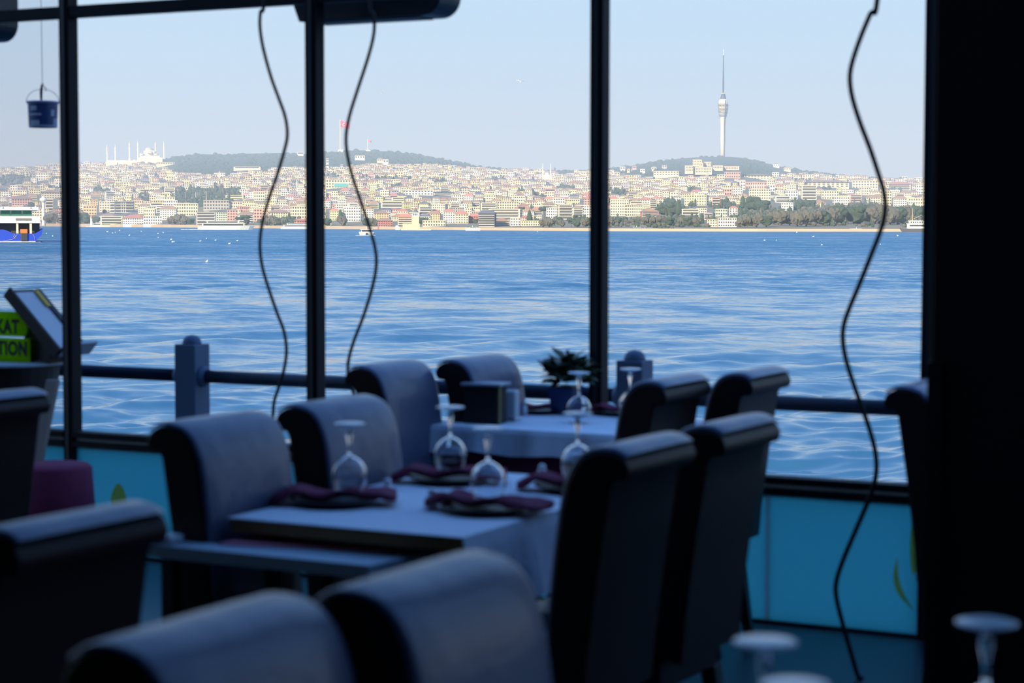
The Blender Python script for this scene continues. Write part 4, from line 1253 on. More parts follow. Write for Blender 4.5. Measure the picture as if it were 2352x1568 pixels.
# ------------------------------------------------------------------ quay railing outside
M_post = mat('blue_grey_paint', (.11, .155, .24), .55, spec=.3, noise=.2, scale=6)
M_rail = mat('rail_paint', (.014, .024, .05), .5, spec=.25, noise=.2, scale=6)
VR, ZR = 7.74, .758
rail = thing('quay_railing', W(-4.63, VR, 0), -AW, 'blue-grey quay railing with square domed posts and one round bar along the water', 'railing')
PU = [-3.447 + 2.363 * k for k in range(-4, 4)]
for i, pu in enumerate(PU):
    x = pu + 4.63
    p = MB().box(x - .0612, x + .0612, -.0612, .0612, -.02, .915).build('post', M_post, rail, bevel=.004)
    MB().lathe([(.047, .915), (.047, .922), (.042, .94), (.028, .953), (0, .96)], (x, 0, 0), 16).build('dome', M_post, p, smooth=True)
    for sx in (-1, 1):
        q = MB().lathe([(.05, 0), (.05, .012), (.04, .03)], seg=16)
        q.v = [(x + sx * (.0612 + z), yy, ZR + xx) for xx, yy, z in q.v]
        q.build('collar', M_post, p, smooth=False)
    if i < len(PU) - 1:
        MB().tube([(x + .062, 0, ZR), (x + 2.363 - .062, 0, ZR)], .032, 14).build('rail_bar', M_rail, rail, smooth=True)

# ------------------------------------------------------------------ hanging cables
M_cable = mat('cable_rubber', (.008, .008, .009), .6)
def spline(pts, n=5):
    P_ = [pts[0]] + pts + [pts[-1]]
    out = []
    for i in range(1, len(P_) - 2):
        p0, p1, p2, p3 = (Vector(q) for q in P_[i - 1:i + 3])
        for k in range(n):
            t = k / n
            out.append(.5 * ((2 * p1) + (p2 - p0) * t + (2 * p0 - 5 * p1 + 4 * p2 - p3) * t * t + (3 * p1 - p0 - 3 * p2 + p3) * t ** 3))
    out.append(Vector(pts[-1]))
    return out
def cable(pix, v, r, tail, label):
    q = [on_v(x, y, v) for x, y in pix]
    pts = [W(*p) for p in q]
    u0 = q[0][0]
    pts = [W(u0 + .03, v, CEIL - .012), W(u0 - .03, v, CEIL - .7), W(u0 + .03, v, q[0][2] + .45)] + pts
    for (du, z) in tail:
        pts.append(W(q[-1][0] + du, v, z))
    pts = spline(pts)
    base = W(u0, v, CEIL - .012)
    t = thing('hanging_cable', base, 0, label, 'cable', 'wavy cables hanging from the ceiling')
    MB().tube([p - base for p in pts], r, 8).build('cord', M_cable, t, smooth=True)
    MB().lathe([(.03, .012), (.03, 0), (.012, -.03)], (0, 0, 0), 12).build('ceiling_rose', M_frame, t).location = UU * .03
cable([(607, 2), (599, 25), (597, 60), (604, 108), (622, 175), (640, 225), (655, 268), (660, 310), (652, 350), (637, 400), (618, 455), (603, 510), (597, 560), (602, 610), (618, 665), (637, 720), (652, 760), (658, 805), (652, 850), (640, 890), (628, 935)],
      6.74, .0072, [(.0, .55), (.03, .35), (.02, .16), (.0, .01)], 'black wavy cable hanging between first and middle window posts, before open water')
cable([(850, 2), (858, 30), (860, 60), (856, 92), (843, 140), (820, 210), (803, 265), (795, 310), (797, 350), (808, 400), (828, 460), (848, 520), (862, 572), (864, 612), (855, 660), (835, 725), (812, 785), (801, 825), (799, 855), (804, 885), (814, 915)],
      6.76, .0072, [(.02, .55), (.04, .35), (.02, .16), (.0, .01)], 'black wavy cable hanging past the red hilltop flag beside the middle post')
cable([(2015, 0), (2000, 30), (1975, 90), (1957, 145), (1952, 182), (1958, 225), (1975, 280), (1998, 340), (2018, 400), (2030, 440), (2033, 480), (2025, 522), (2003, 580), (1975, 650), (1950, 710), (1938, 747), (1936, 782), (1943, 825), (1960, 880), (1978, 930),
       (1997, 985), (2010, 1035), (2013, 1078), (2005, 1122), (1985, 1172), (1960, 1230), (1935, 1290), (1921, 1335), (1921, 1372), (1935, 1430), (1955, 1500), (1972, 1556)], 6.2, .0085, [(.012, .012)], 'long black wavy cable reaching the floor near the black pillar')

# ------------------------------------------------------------------ dark heater units under the roof edge
M_heat = mat('heater_case', (.015, .018, .022), .4)
for ur, lab in ((-4.06, 'dark rounded heater unit behind the middle window post'), (-6.49, 'dark heater unit whose rounded end shows beyond the first window post')):
    t = thing('patio_heater', W(ur, 7.12, 2.37), -AW, lab, 'heater', 'heaters under the roof edge')
    L = .735
    pl = [(-L + .03, .0), (-L - .005, .09), (-L - .005, .26), (0, .26)] + [(-.085 + .085 * math.cos(a), .085 + .085 * math.sin(a)) for a in np.linspace(0, -math.pi / 2, 8)]
    pl = [(float(a), float(b_)) for a, b_ in pl]
    h_ = MB().prism(pl, 0, .18, 'y').build('housing', M_heat, t, bevel=.006)
    MB().box(-L + .08, -.12, .03, .15, -.006, 0).build('grille', M_rib, h_)
    for x in (-.6, -.14):
        MB().box(x, x + .03, -.15, .02, .20, .23).build('bracket', M_frame, t)

# ------------------------------------------------------------------ bucket on a line
bp_ = at(99, 293, 10.9)
kb = 10.9 / FPX
M_bucket = mat('bucket_print', (.035, .06, .17), .4)
M_brim = mat('bucket_plastic', (.30, .36, .48), .4)
M_bpale = mat('bucket_pale_print', (.45, .48, .55), .5)
t = thing('fishing_bucket', bp_, .3, 'small dark blue printed plastic bucket hanging on a thin line over the water', 'bucket')
rb, rtp, hb_ = 31.5 * kb, 35 * kb, 60 * kb
bd = MB().lathe([(0, 0), (rb, 0), (rb + .001, .006), (rtp - .002, hb_ - .014), (rtp - .002, hb_ - .006)], seg=32).build('bucket_body', M_bucket, t, smooth=True)
MB().lathe([(rb + .0015, 0), (rb + .0022, .012), (rb * .99, .012)], seg=32).build('base_ring', M_brim, t)
MB().lathe([(rtp, hb_ - .014), (rtp + .006, hb_ - .010), (rtp + .006, hb_ - .003), (rtp, hb_), (rtp - .006, hb_), (rtp - .008, hb_ - .02)], seg=32).build('rim', M_brim, t)
def patch(a0, a1, z0, z1, name, m):
    q = MB(); n = 8; vs = []
    for i in range(n + 1):
        a = R(a0 + (a1 - a0) * i / n)
        for z in (z0, z1):
            r_ = rb + (rtp - rb) * z + .0012
            vs.append((r_ * math.sin(a), -r_ * math.cos(a), z * hb_))
    q.add(vs, [(2 * i, 2 * i + 2, 2 * i + 3, 2 * i + 1) for i in range(n)]).build(name, m, bd)
patch(-56, -28, .64, .80, 'printed_badge', M_bpale)
patch(-62, -10, .44, .52, 'printed_lettering', M_bpale)
patch(-60, -18, .08, .26, 'printed_swoosh', M_bpale)
patch(28, 44, .42, .66, 'printed_barcode', M_bpale)
patch(40, 75, .06, .34, 'printed_corner', M_brim)
MB().tube([((rtp + .004) * math.cos(a), 0, hb_ - .006 + 30 * kb * math.sin(a)) for a in np.linspace(0, math.pi, 17)], .0016, 6).build('handle', M_brim, t, smooth=True)
MB().tube([(-.008, 0, hb_ + .004), (-.008, 0, hb_ + .05), (-.004, 0, hb_ + .085), (.002, 0, hb_ + .10)], [.006, .008, .006, .003], 6).tube([(0, 0, hb_ + .09), (.018, 0, hb_ + .07), (.016, 0, hb_ + .055)], .0022, 5).build('rope_knot', mat('dark_rope', (.03, .035, .06), .9), t)
MB().tube([(-.001, 0, hb_ + .085), (-.004, 0, 1.0), (-.012, 0, 5.75 - bp_.z)], .0016, 6).build('line', mat('line_grey', (.12, .13, .16), .7), t)

# the rod up on the bridge that the line hangs from (above the frame)
vt_ = bp_.dot(VV); ut_ = bp_.dot(UU)
t = thing('fishing_rod', W(ut_, 6.6, CEIL + .9), -AW, 'long thin fishing rod propped on the bridge edge above, holding the bucket line', 'rod')
MB().tube([(0, 0, 0), (0, .9, .36), (0, vt_ - 6.6, 5.75 - CEIL - .9)], [.012, .008, .003], 8).build('rod_shaft', M_frame, t)
MB().tube([(0, -.25, -.0), (0, 0, .0)], .016, 8).build('rod_grip', M_frame, t)
# ------------------------------------------------------------------ things just outside the first bay: menu stand, sign, round table
M_menu = mat('menu_dark_wood', (.022, .014, .012), .5)
M_page = mat('menu_page', (.72, .72, .74), .6)
M_yel = mat('menu_gold', (.80, .48, .02), .5)
M_steelrim = mat('steel_rim', (.50, .54, .58), .25, .8)
VT = 7.27
uc, _, zt = on_v(18, 832, VT)
t = thing('bar_table', W(uc, VT, 0), -AW, 'dark round bar table with bright metal rim holding the warning sign', 'table')
MB().lathe([(0, zt - .01), (.26, zt - .01), (.27, zt - .005), (.27, zt + .004), (.26, zt + .008), (0, zt + .008)], seg=40).build('table_top', mat('pale_tray', (.55, .62, .68), .4), t, smooth=False)
MB().lathe([(0, zt - .13), (.235, zt - .13), (.25, zt - .012), (0, zt - .012)], seg=32).build('apron', M_menu, t)
MB().lathe([(.22, 0), (.22, .02), (.05, .05), (.045, zt - .12)], seg=24).build('pedestal', M_menu, t)
# sign
M_lime = bpy.data.materials.new('lime_sign')
M_lime.use_nodes = True
_n = M_lime.node_tree
_n.nodes.clear()
_o = _n.nodes.new('ShaderNodeOutputMaterial')
_d = _n.nodes.new('ShaderNodeBsdfDiffuse'); _d.inputs[0].default_value = (.50, .85, .01, 1)
_t = _n.nodes.new('ShaderNodeBsdfTranslucent'); _t.inputs[0].default_value = (.50, .85, .01, 1)
_m1 = _n.nodes.new('ShaderNodeMixShader')
_n.links.new(_d.outputs[0], _m1.inputs[1]); _n.links.new(_t.outputs[0], _m1.inputs[2]); _n.links.new(_m1.outputs[0], _o.inputs[0])
M_ink = mat('sign_ink', (.004, .005, .004), .6)
VS = VT - .05
usr = on_v(64, 745, VS)[0]
zr = lambda py: on_v(40, py, VS)[2]
us0 = usr - .62
t = thing('warning_sign', W(us0, VS, zt + .008), -AW, 'lime green warning sign with heavy black capitals standing on the round bar table', 'sign')
zb = zt + .008
def sx(u): return u - us0
top = [(0, zr(774) - zb + .003), (.60, zr(774) - zb + .003)] + [(.585 + .03 * math.cos(a), (zr(745) - zb) + (zr(717) - zr(745)) * math.sin(a)) for a in np.linspace(-1.2, 1.2, 7)] + [(.57, zr(716) - zb), (0, zr(716) - zb)]
top = [(float(a), float(b_)) for a, b_ in top]
bd = MB().prism(top, 0, .012, 'y').build('upper_board', M_lime, t)
lo = MB().box(0, .625, 0, .012, 0, zr(777) - zb).build('lower_board', M_lime, t)
def lettering(txt, x_right, z0, hgt, parent, name):
    cu = bpy.data.curves.new(name, 'FONT')
    cu.body = txt
    cu.align_x = 'RIGHT'
    cu.size = hgt / .69
    cu.extrude = .0008
    cu.offset = hgt * .065
    cu.space_character = 1.08
    tmp = bpy.data.objects.new(name, cu)
    COL.objects.link(tmp)
    bpy.context.view_layer.update()
    me = bpy.data.meshes.new_from_object(tmp.evaluated_get(bpy.context.evaluated_depsgraph_get()))
    bpy.data.objects.remove(tmp)
    me.materials.clear()
    me.materials.append(M_ink)
    o = bpy.data.objects.new(name, me)
    COL.objects.link(o)
    o.parent = parent
    o.rotation_euler = (R(90), 0, 0)
    o.location = (x_right, -.0012, z0)
    o.scale = (.80, 1, 1)
    return o
lettering('DİKKAT', .565, zr(765) - zb, zr(735) - zr(765), bd, 'lettering')
lettering('ATTENTION', .615, zr(815) - zb, zr(785) - zr(815), lo, 'lettering')
MB().box(-.01, .63, .012, .03, 0, .02).build('foot_rail', M_menu, t)
# menu stand: sloping board seen from its side
A0, A1 = on_v(18, 664, 7.21), on_v(134, 806, 7.21)
du, dz = A1[0] - A0[0], A1[2] - A0[2]
L = math.hypot(du, dz)
t = thing('menu_stand', W((A0[0] + A1[0]) / 2, 7.31, zt + .0085), -AW, 'sloping dark wooden menu stand with an open white menu, outside beyond the glass', 'stand')
ang = math.atan2(-dz, du)
cz_ = (A0[2] + A1[2]) / 2 - zt - .0085
def slab(a0, a1, b0, b1, y0, y1):           # a: down the slope, b: off the slope
    q = MB().box(a0, a1, y0, y1, b0, b1)
    q.v = [(x * math.cos(ang) + z * math.sin(ang), y_, cz_ - x * math.sin(ang) + z * math.cos(ang)) for x, y_, z in q.v]
    return q
slab(-L / 2, L / 2, -.045, -.008, -.085, .085).build('sloping_board', M_menu, t)
slab(-L / 2, L / 2, -.045, .012, -.10, -.085).build('side_rail', M_menu, t)
pg = slab(-L / 2 + .03, L / 2 - .01, -.008, .006, -.082, .066).build('menu_page', M_page, t)
cv = slab(-L / 2 + .02, L / 2, -.008, .016, .068, .10).build('menu_cover', M_menu, t)
slab(-L / 2 + .03, -L / 2 + .14, .012, .018, .05, .076).build('gold_corner', M_yel, cv)
slab(L / 2 - .005, L / 2 + .010, -.03, .05, -.085, .14).build('page_ledge', mat('ledge_grey', (.40, .40, .42), .5), t)
MB().prism([(-.03, cz_ - .03), (.06, cz_ - .13), (.06, 0), (-.10, 0), (-.10, cz_ + .05)], -.05, .07, 'y').build('bracket', M_menu, t)
MB().box(-.12, .08, -.07, .09, 0, .012).build('foot_plate', M_menu, t)

# ------------------------------------------------------------------ dining chairs
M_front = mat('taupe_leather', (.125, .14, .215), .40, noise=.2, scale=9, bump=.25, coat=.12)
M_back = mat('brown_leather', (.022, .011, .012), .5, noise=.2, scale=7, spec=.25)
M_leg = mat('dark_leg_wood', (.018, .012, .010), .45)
CW = .198
FRONT = [(.104, .40), (.090, .60), (.077, .74), (.064, .84), (.051, .905), (.031, .950), (.004, .976), (-.034, .987), (-.070, .985), (-.096, .971), (-.107, .948), (-.102, .928)]
BODY = FRONT + [(-.088, .920), (-.070, .922), (-.060, .905), (-.050, .84), (-.028, .70), (-.002, .50), (.008, .38)]
def chair_parts(root):
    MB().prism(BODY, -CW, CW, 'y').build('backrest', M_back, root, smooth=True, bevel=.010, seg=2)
    F_ = spline([(x, 0, z) for x, z in FRONT[:10]], 4)  # pale cover stops early; dark leather below stands for the roll's shade
    out = []
    for i, p in enumerate(F_):
        tt = (F_[min(i + 1, len(F_) - 1)] - F_[max(i - 1, 0)]).normalized()
        nrm = Vector((tt.z, 0, -tt.x))
        out.append(p + nrm * .017)
    cols = [-1, -.985, -.93, -.5, 0, .5, .93, .985, 1]
    puff = [.001, .008, .011, .012, .012, .012, .011, .008, .001]
    m, vs, fs = MB(), [], []
    for i, p in enumerate(F_):
        tt = (F_[min(i + 1, len(F_) - 1)] - F_[max(i - 1, 0)]).normalized()
        nrm = Vector((tt.z, 0, -tt.x))
        for c, h in zip(cols, puff):
            q = p + nrm * h
            vs.append((q.x, c * (CW - .004), q.z))
    nc = len(cols)
    for i in range(len(F_) - 1):
        for j in range(nc - 1):
            fs.append((i * nc + j, i * nc + j + 1, (i + 1) * nc + j + 1, (i + 1) * nc + j))
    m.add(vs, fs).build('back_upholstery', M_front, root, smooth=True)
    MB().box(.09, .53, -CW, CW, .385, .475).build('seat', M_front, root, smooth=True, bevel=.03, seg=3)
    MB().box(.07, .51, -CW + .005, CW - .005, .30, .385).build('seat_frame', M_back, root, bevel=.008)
    for sx_ in (0, 1):
        for sy in (-1, 1):
            x, yy = (.08, .47)[sx_], sy * (CW - .035)
            dx = (-.05, .01)[sx_]
            MB().taper((x + dx - .014, x + dx + .014, yy - .014, yy + .014, 0), (x - .022, x + .022, yy - .022, yy + .022, .305)).build('leg', M_leg, root)
proto = None
CH = [(-3.02, 4.17, 0, 'scroll-back taupe chair at the laid table, closest to the pink cloth and first railing post'),
      (-3.02, 4.74, 0, 'scroll-back taupe chair tucked to the laid table below the middle window post'),
      (-1.90, 4.20, 1, 'dark scroll-back chair seen from behind, nearer one at the laid table'),
      (-1.885, 4.755, 1, 'dark scroll-back chair seen from behind, overlapping the water and teal panel'),
      (-3.66, 6.10, 0, 'pale scroll-back chair at the window table, beside the wavy cable'),
      (-3.53, 6.53, 0, 'pale scroll-back chair behind the black caddy on the window table'),
      (-2.57, 5.98, 1, 'brown-backed scroll chair at the window table, next to the second railing post'),
      (-2.45, 6.44, 1, 'brown-backed scroll chair closest to the window, behind the paper cup'),
      (-1.70, 6.17, 0, 'scroll-back chair half hidden by the black pillar'),
      (-4.12, 4.44, 1, 'dark scroll-back chair cut by the frame edge below the menu stand'),
      (-2.29, 2.64, 1, 'large dark scroll-back chair low beside the petal-printed panel'),
      (-1.392, 2.455, 0, 'large taupe scroll-back chair closest to the upturned front glasses'),
      (-1.46, 2.02, 0, 'large taupe scroll-back chair at the bottom edge, mostly in shadow')]
for i, (u, v, flip, lab) in enumerate(CH):
    if i == 0:
        c = proto = thing('dining_chair', (0, 0, 0), 0, lab, 'chair', 'scroll-back dining chairs')
        chair_parts(proto)
    else:
        c = copy_tree(proto)
        c['label'] = lab
    c.location = W(u, v, 0)
    c.rotation_euler = (0, 0, -AW + (math.pi if flip else 0) + rnd.uniform(-.02, .02))

# ------------------------------------------------------------------ tables
M_woodtop = mat('table_wood', (.38, .19, .06), .5, noise=.4, scale=14)
M_cloth = mat('white_cloth', (.78, .81, .88), .85, noise=.06, scale=20, bump=.2)
M_maroon = mat('maroon_cloth', (.22, .018, .065), .85, noise=.25, scale=20, bump=.2)
M_pink = mat('pink_cloth', (.92, .27, .36), .85, noise=.15, scale=15)
def table(name, u0, u1, v0, v1, zt, label, m=None):
    t = thing(name, W((u0 + u1) / 2, (v0 + v1) / 2, 0), -AW, label, 'table')
    a, b_ = (u1 - u0) / 2, (v1 - v0) / 2
    MB().box(-a, a, -b_, b_, zt - .032, zt).build('table_top', m or M_woodtop, t, bevel=.003)
    MB().box(-a + .2, a - .2, -b_ + .26, b_ - .26, zt - .05, zt - .032).build('apron', M_leg, t)
    for sx_ in (-1, 1):
        for sy in (-1, 1):
            x, yy = sx_ * (a - .09), sy * (b_ - .09)
            MB().taper((x - .02, x + .02, yy - .02, yy + .02, 0), (x - .028, x + .028, yy - .028, yy + .028, zt - .032)).build('leg', M_leg, t)
    return t
def cloth(name, u0, u1, v0, v1, zt, drops, m, label, group=None):
    """drops: how far it hangs at the u0, u1, v0 and v1 edges."""
    t = bpy.data.meshes.new(name)
    cu, cv = (u0 + u1) / 2, (v0 + v1) / 2
    a, b_ = (u1 - u0) / 2 + .004, (v1 - v0) / 2 + .004
    q = MB()
    def strip(p0, p1, out, drop):
        n, mrows = 28, 6
        vs = []
        for i in range(n + 1):
            s = i / n
            base = p0 + (p1 - p0) * s
            for j in range(mrows + 1):
                f = j / mrows
                off = .004 + .012 * f * (1.3 + math.sin(s * 21 + 1) + .5 * math.sin(s * 47))
                p = base + out * (off if j else 0)
                vs.append((p.x, p.y, zt + .003 - drop * f * (1 + .06 * math.sin(s * 17) * f)))
        q.add(vs, [(i * (mrows + 1) + j, (i + 1) * (mrows + 1) + j, (i + 1) * (mrows + 1) + j + 1, i * (mrows + 1) + j + 1) for i in range(n) for j in range(mrows)])
    q.add([(-a, -b_, zt + .003), (a, -b_, zt + .003), (a, b_, zt + .003), (-a, b_, zt + .003)], [(0, 1, 2, 3)])
    V2 = Vector
    for d, p0, p1, o in ((drops[0], V2((-a, -b_, 0)), V2((-a, b_, 0)), V2((-1, 0, 0))), (drops[1], V2((a, -b_, 0)), V2((a, b_, 0)), V2((1, 0, 0))), (drops[2], V2((-a, -b_, 0)), V2((a, -b_, 0)), V2((0, -1, 0))), (drops[3], V2((-a, b_, 0)), V2((a, b_, 0)), V2((0, 1, 0)))):
        if d: strip(p0, p1, o, d)
    o = q.build(name, m, smooth=False)
    sd = o.modifiers.new('solid', 'SOLIDIFY'); sd.thickness = .003; sd.offset = 0
    o.location = W(cu, cv, 0)
    o.rotation_euler = (0, 0, -AW)
    return tag(o, label, 'tablecloth', group)
ZT = .757
table('dining_table', -2.905, -2.235, 4.02, 5.13, ZT, 'laid dining table with brown wooden edge and white cloth, four upturned glasses')
cloth('tablecloth', -2.905, -2.235, 4.02, 5.13, ZT, (0, .20, 0, .1), M_cloth, 'white cloth with wooden edge showing below, hanging beside the dark chairs')
table('dining_table', -3.60, -2.78, 6.22, 6.84, ZT, 'window table with black caddy and flower pot, under maroon and white cloths')
cloth('tablecloth', -3.60, -2.78, 6.22, 6.84, ZT, (.42, .42, .42, .42), M_maroon, 'maroon undercloth hanging low on the window table')
cloth('tablecloth', -3.612, -2.768, 6.208, 6.852, ZT + .004, (.09, .09, .09, .09), M_cloth, 'short white overcloth on top of the maroon one by the window')
table('dining_table', -1.2, -.4, 1.75, 2.72, ZT, 'table below the frame edge carrying the large upturned front glasses')
cloth('tablecloth', -1.2, -.4, 1.75, 2.72, ZT, (.15, .15, .15, .15), M_cloth, 'white cloth under the large upturned front glasses')
# low board with pink cloth showing under the laid table
t = thing('side_board', W(-2.66, 4.1, 0), -AW, 'low pale board jutting out below the laid table edge, with pink cloth', 'shelf')
M_board = mat('pale_blue_board', (.42, .52, .60), .5)
pl = [(-.42, -.215), (.25, -.215), (.30, .08), (.30, .3), (-.20, .3), (-.20, -.125), (-.42, -.125)]
MB().prism(pl, .668, .70, 'z').build('board_top', M_board, t)
for x, yy in ((-.36, -.17), (.2, -.17), (.24, .25), (-.15, .25)):
    MB().box(x - .018, x + .018, yy - .018, yy + .018, 0, .668).build('leg', M_leg, t)
o = MB().prism([(-.235, -.14), (.20, -.04), (.24, .14), (-.19, .14)], .7005, .706, 'z').build('pink_runner', M_pink)
o.location, o.rotation_euler = W(-2.66, 4.1, 0), (0, 0, -AW)
tag(o, 'dusty pink cloth lying on the low pale board', 'cloth')
o = MB().box(-.05, .05, -.03, .03, 0, .022).build('folded_napkin', M_page, bevel=.008)
o.location, o.rotation_euler = W(-3.045, 3.925, .7005), (0, 0, -AW)
tag(o, 'small folded white napkin at the end of the low pale board', 'napkin')

# ------------------------------------------------------------------ glasses, plates, napkins
M_glass = bpy.data.materials.new('clear_glass')
M_glass.use_nodes = True
g_ = M_glass.node_tree.nodes['Principled BSDF']
g_.inputs['Base Color'].default_value = (.97, .98, 1, 1)
g_.inputs['Transmission Weight'].default_value = 1.0
g_.inputs['Roughness'].default_value = .02
g_.inputs['IOR'].default_value = 1.47
M_foot = bpy.data.materials.new('glass_foot')
M_foot.use_nodes = True
g_ = M_foot.node_tree.nodes['Principled BSDF']
g_.inputs['Base Color'].default_value = (.86, .92, .95, 1)  # pale, mostly opaque colour puts caught sky light into the foot
g_.inputs['Transmission Weight'].default_value = .2
g_.inputs['Roughness'].default_value = .25
def goblet(t):
    MB().lathe([(.033, 0), (.041, .016), (.0455, .036), (.0462, .05), (.0435, .066), (.0365, .081), (.026, .092), (.014, .099), (.006, .103), (0, .1035), (0, .1005), (.006, .1), (.0135, .0965), (.025, .0895), (.035, .0785), (.042, .065), (.0446, .05), (.0439, .036), (.0394, .016), (.0317, 0)], seg=28).build('bowl', M_glass, t, smooth=True)
    MB().lathe([(.006, .102), (.0045, .115), (.005, .135), (.0095, .156), (.0095, .164), (.0055, .172), (.007, .178)], seg=14).build('stem', M_glass, t, smooth=True)
    MB().lathe([(0, .175), (.008, .176), (.036, .183), (.0405, .185), (.0405, .187), (.036, .1885), (0, .189)], seg=30).build('foot', M_foot, t, smooth=True)
gproto = None
def add_goblet(u, v, z, lab, s=1.0):
    global gproto
    if gproto is None:
        g = gproto = thing('goblet', (0, 0, 0), 0, lab, 'glass', 'upturned stem glasses')
        goblet(g)
    else:
        g = copy_tree(gproto)
        g['label'] = lab
    g.location = W(u, v, z)
    g.scale = (s, s, s)
M_plate = mat('dark_glaze', (.012, .012, .013), .5, spec=.2)
M_prim = mat('plate_rim', (.05, .052, .055), .45, spec=.3)
pproto = nproto = None
def add_plate(u, v, lab, s=1.0, z=ZT + .0055):
    global pproto
    if pproto is None:
        p = pproto = thing('dinner_plate', (0, 0, 0), 0, lab, 'plate', 'dark dinner plates')
        MB().lathe([(0, 0), (.075, 0), (.085, .004), (.12, .016), (.118, .019), (.082, .008), (0, .007)], seg=36).build('plate_dish', M_plate, p, smooth=True)
        MB().lathe([(.1205, .0155), (.1235, .0175), (.1215, .0195), (.1175, .0188)], seg=36, close=True).build('rim_band', M_prim, p)
    else:
        p = copy_tree(pproto)
        p['label'] = lab
    p.location = W(u, v, z)
    p.scale = (s, s, s)
def napkin_mesh():
    m, n = MB(), 16
    vs, fs = [], []
    for i in range(n + 1):
        s = -1 + 2 * i / n
        w = .026 + .052 * abs(s) ** .8 * (1 + .25 * s)
        x = .158 * s
        lift = .018 + .016 * abs(s) ** 1.3 - (.022 * max(0, abs(s) - .72) / .28) + .005 * math.sin(s * 7)
        sec = [(-w, .002 + .006 * math.sin(s * 9)), (-w * .55, .016), (0, .004 + .008 * (1 - abs(s))), (w * .55, .018), (w, .004 + .006 * math.cos(s * 8)), (w * .5, -.004), (-w * .5, -.004)]
        for (yy, zz) in sec:
            vs.append((x + .01 * math.sin(yy * 60), yy, lift + zz))
    k = 7
    for i in range(n):
        for j in range(k):
            fs.append((i * k + j, (i + 1) * k + j, (i + 1) * k + (j + 1) % k, i * k + (j + 1) % k))
    fs += [tuple(range(k)), tuple(n * k + j for j in range(k))[::-1]]
    return m.add(vs, fs)
def add_napkin(u, v, rot, lab, s=1.0, z=ZT + .006):
    global nproto
    if nproto is None:
        o = nproto = napkin_mesh().build('napkin', M_maroon, smooth=True)
    else:
        o = nproto.copy()
        COL.objects.link(o)
    o.location = W(u, v, z)
    o.rotation_euler = (0, 0, -AW + R(rot))
    o.scale = (s, s, s)
    tag(o, lab, 'napkin', 'maroon bow-folded napkins')
SET = [(-2.795, 4.34, 28, 'before the taupe chairs, nearest the pink cloth'), (-2.745, 4.87, 26, 'at the far taupe-chair place below the middle post'), (-2.375, 4.41, 2, 'at the near dark-chair place over the hanging cloth'), (-2.345, 4.88, 20, 'half hidden behind the near dark chair')]
for (u, v, rot, where) in SET:
    add_plate(u, v, 'dark round plate ' + where)
    add_napkin(u, v, rot, 'maroon folded napkin ' + where)
    add_goblet(u + (.045 if v < 4.4 and u < -2.7 else 0), v, ZT + .034, 'upturned stem glass ' + where)
pos = lambda px, py, z: (lambda p: (p.dot(UU), p.dot(VV)))(on_z(px, py, z))
FAR = [(1240, 941, 24, 'on the window table beside the flower pot'), (1428, 945, 10, 'on the window table in front of the brown-backed chairs')]
for (px, py, rot, where) in FAR:
    u, v = pos(px, py, ZT + .02)
    add_plate(u, v, 'dark round plate ' + where, .85, ZT + .0095)
    add_napkin(u, v, rot, 'maroon folded napkin ' + where, .8, ZT + .0115)
for (px, py, lab) in ((1122, 845, 'upturned stem glass behind the black caddy on the window table'), (1330, 856, 'upturned stem glass in front of the dark blue flower pot'), (1478, 843, 'upturned stem glass before the second railing post')):
    u, v = pos(px, py, ZT + .195)
    add_goblet(u, min(v, 6.78), ZT + .0095, lab)
for (u, v, lab) in ((-.88, 2.40, 'large upturned stem glass beside the teal panel floor line'), (-.765, 2.19, 'upturned glass foot just rising over the bottom edge'), (-.655, 2.66, 'upturned stem glass standing against the black pillar')):
    add_goblet(u, v, ZT + .005, lab, 1.04)
# salt shakers
M_salt = mat('white_porcelain', (.85, .86, .88), .2)
def shaker(px, py, lab, z=ZT + .005):
    u, v = pos(px, py, z)
    t = thing('salt_shaker', W(u, v, z), 0, lab, 'shaker', 'small white shakers')
    MB().lathe([(0, 0), (.014, 0), (.017, .01), (.013, .032), (.010, .038)], seg=16).build('shaker_body', M_salt, t, smooth=True)
    MB().lathe([(.0105, .038), (.010, .046), (.005, .051), (0, .052)], seg=14).build('shaker_cap', M_steelrim, t, smooth=True)
shaker(1245, 1106, 'white salt shaker between the dark chairs and the centre of the laid table')
shaker(992, 1166, 'white shaker beside the plate nearest the hanging cloth')
shaker(890, 1142, 'white shaker between the two taupe-chair plates')
shaker(1203, 952, 'white shaker on the window table near the black caddy', ZT + .0095)
# black caddy, porcelain holder, cup, flower pot on the window table
u, v = pos(1106, 972, ZT + .01)
t = thing('table_caddy', W(u, v + .03, ZT + .0095), -AW + .1, 'black square table caddy with pale lid on the window table', 'caddy')
MB().box(-.068, .068, -.045, .045, 0, .140).build('caddy_body', M_black, t, bevel=.004)
MB().box(-.078, .082, -.055, .055, .140, .150).build('caddy_lid', mat('caddy_lid', (.35, .37, .42), .4), t, bevel=.003)
MB().box(.068, .074, -.045, -.030, 0, .14).build('brass_edge', mat('dull_brass', (.20, .17, .05), .4), t)
u, v = pos(1172, 966, ZT + .01)
t = thing('napkin_holder', W(u, v + .01, ZT + .0095), -AW, 'slim pale porcelain holder beside the black caddy', 'holder')
MB().box(-.026, .026, -.022, .022, 0, .115).build('holder_body', mat('pale_holder', (.55, .56, .58), .3), t, bevel=.008)
MB().box(-.029, .029, -.025, .025, 0, .012).build('holder_base', M_steelrim, t, bevel=.003)
t = thing('paper_cup', W(-2.82, 6.775, ZT + .0095), 0, 'small white paper cup seen between the two brown-backed chairs', 'cup')
MB().lathe([(0, 0), (.027, 0), (.036, .085), (.0345, .085), (.026, .004), (0, .004)], seg=22).build('cup_wall', M_salt, t, smooth=False)
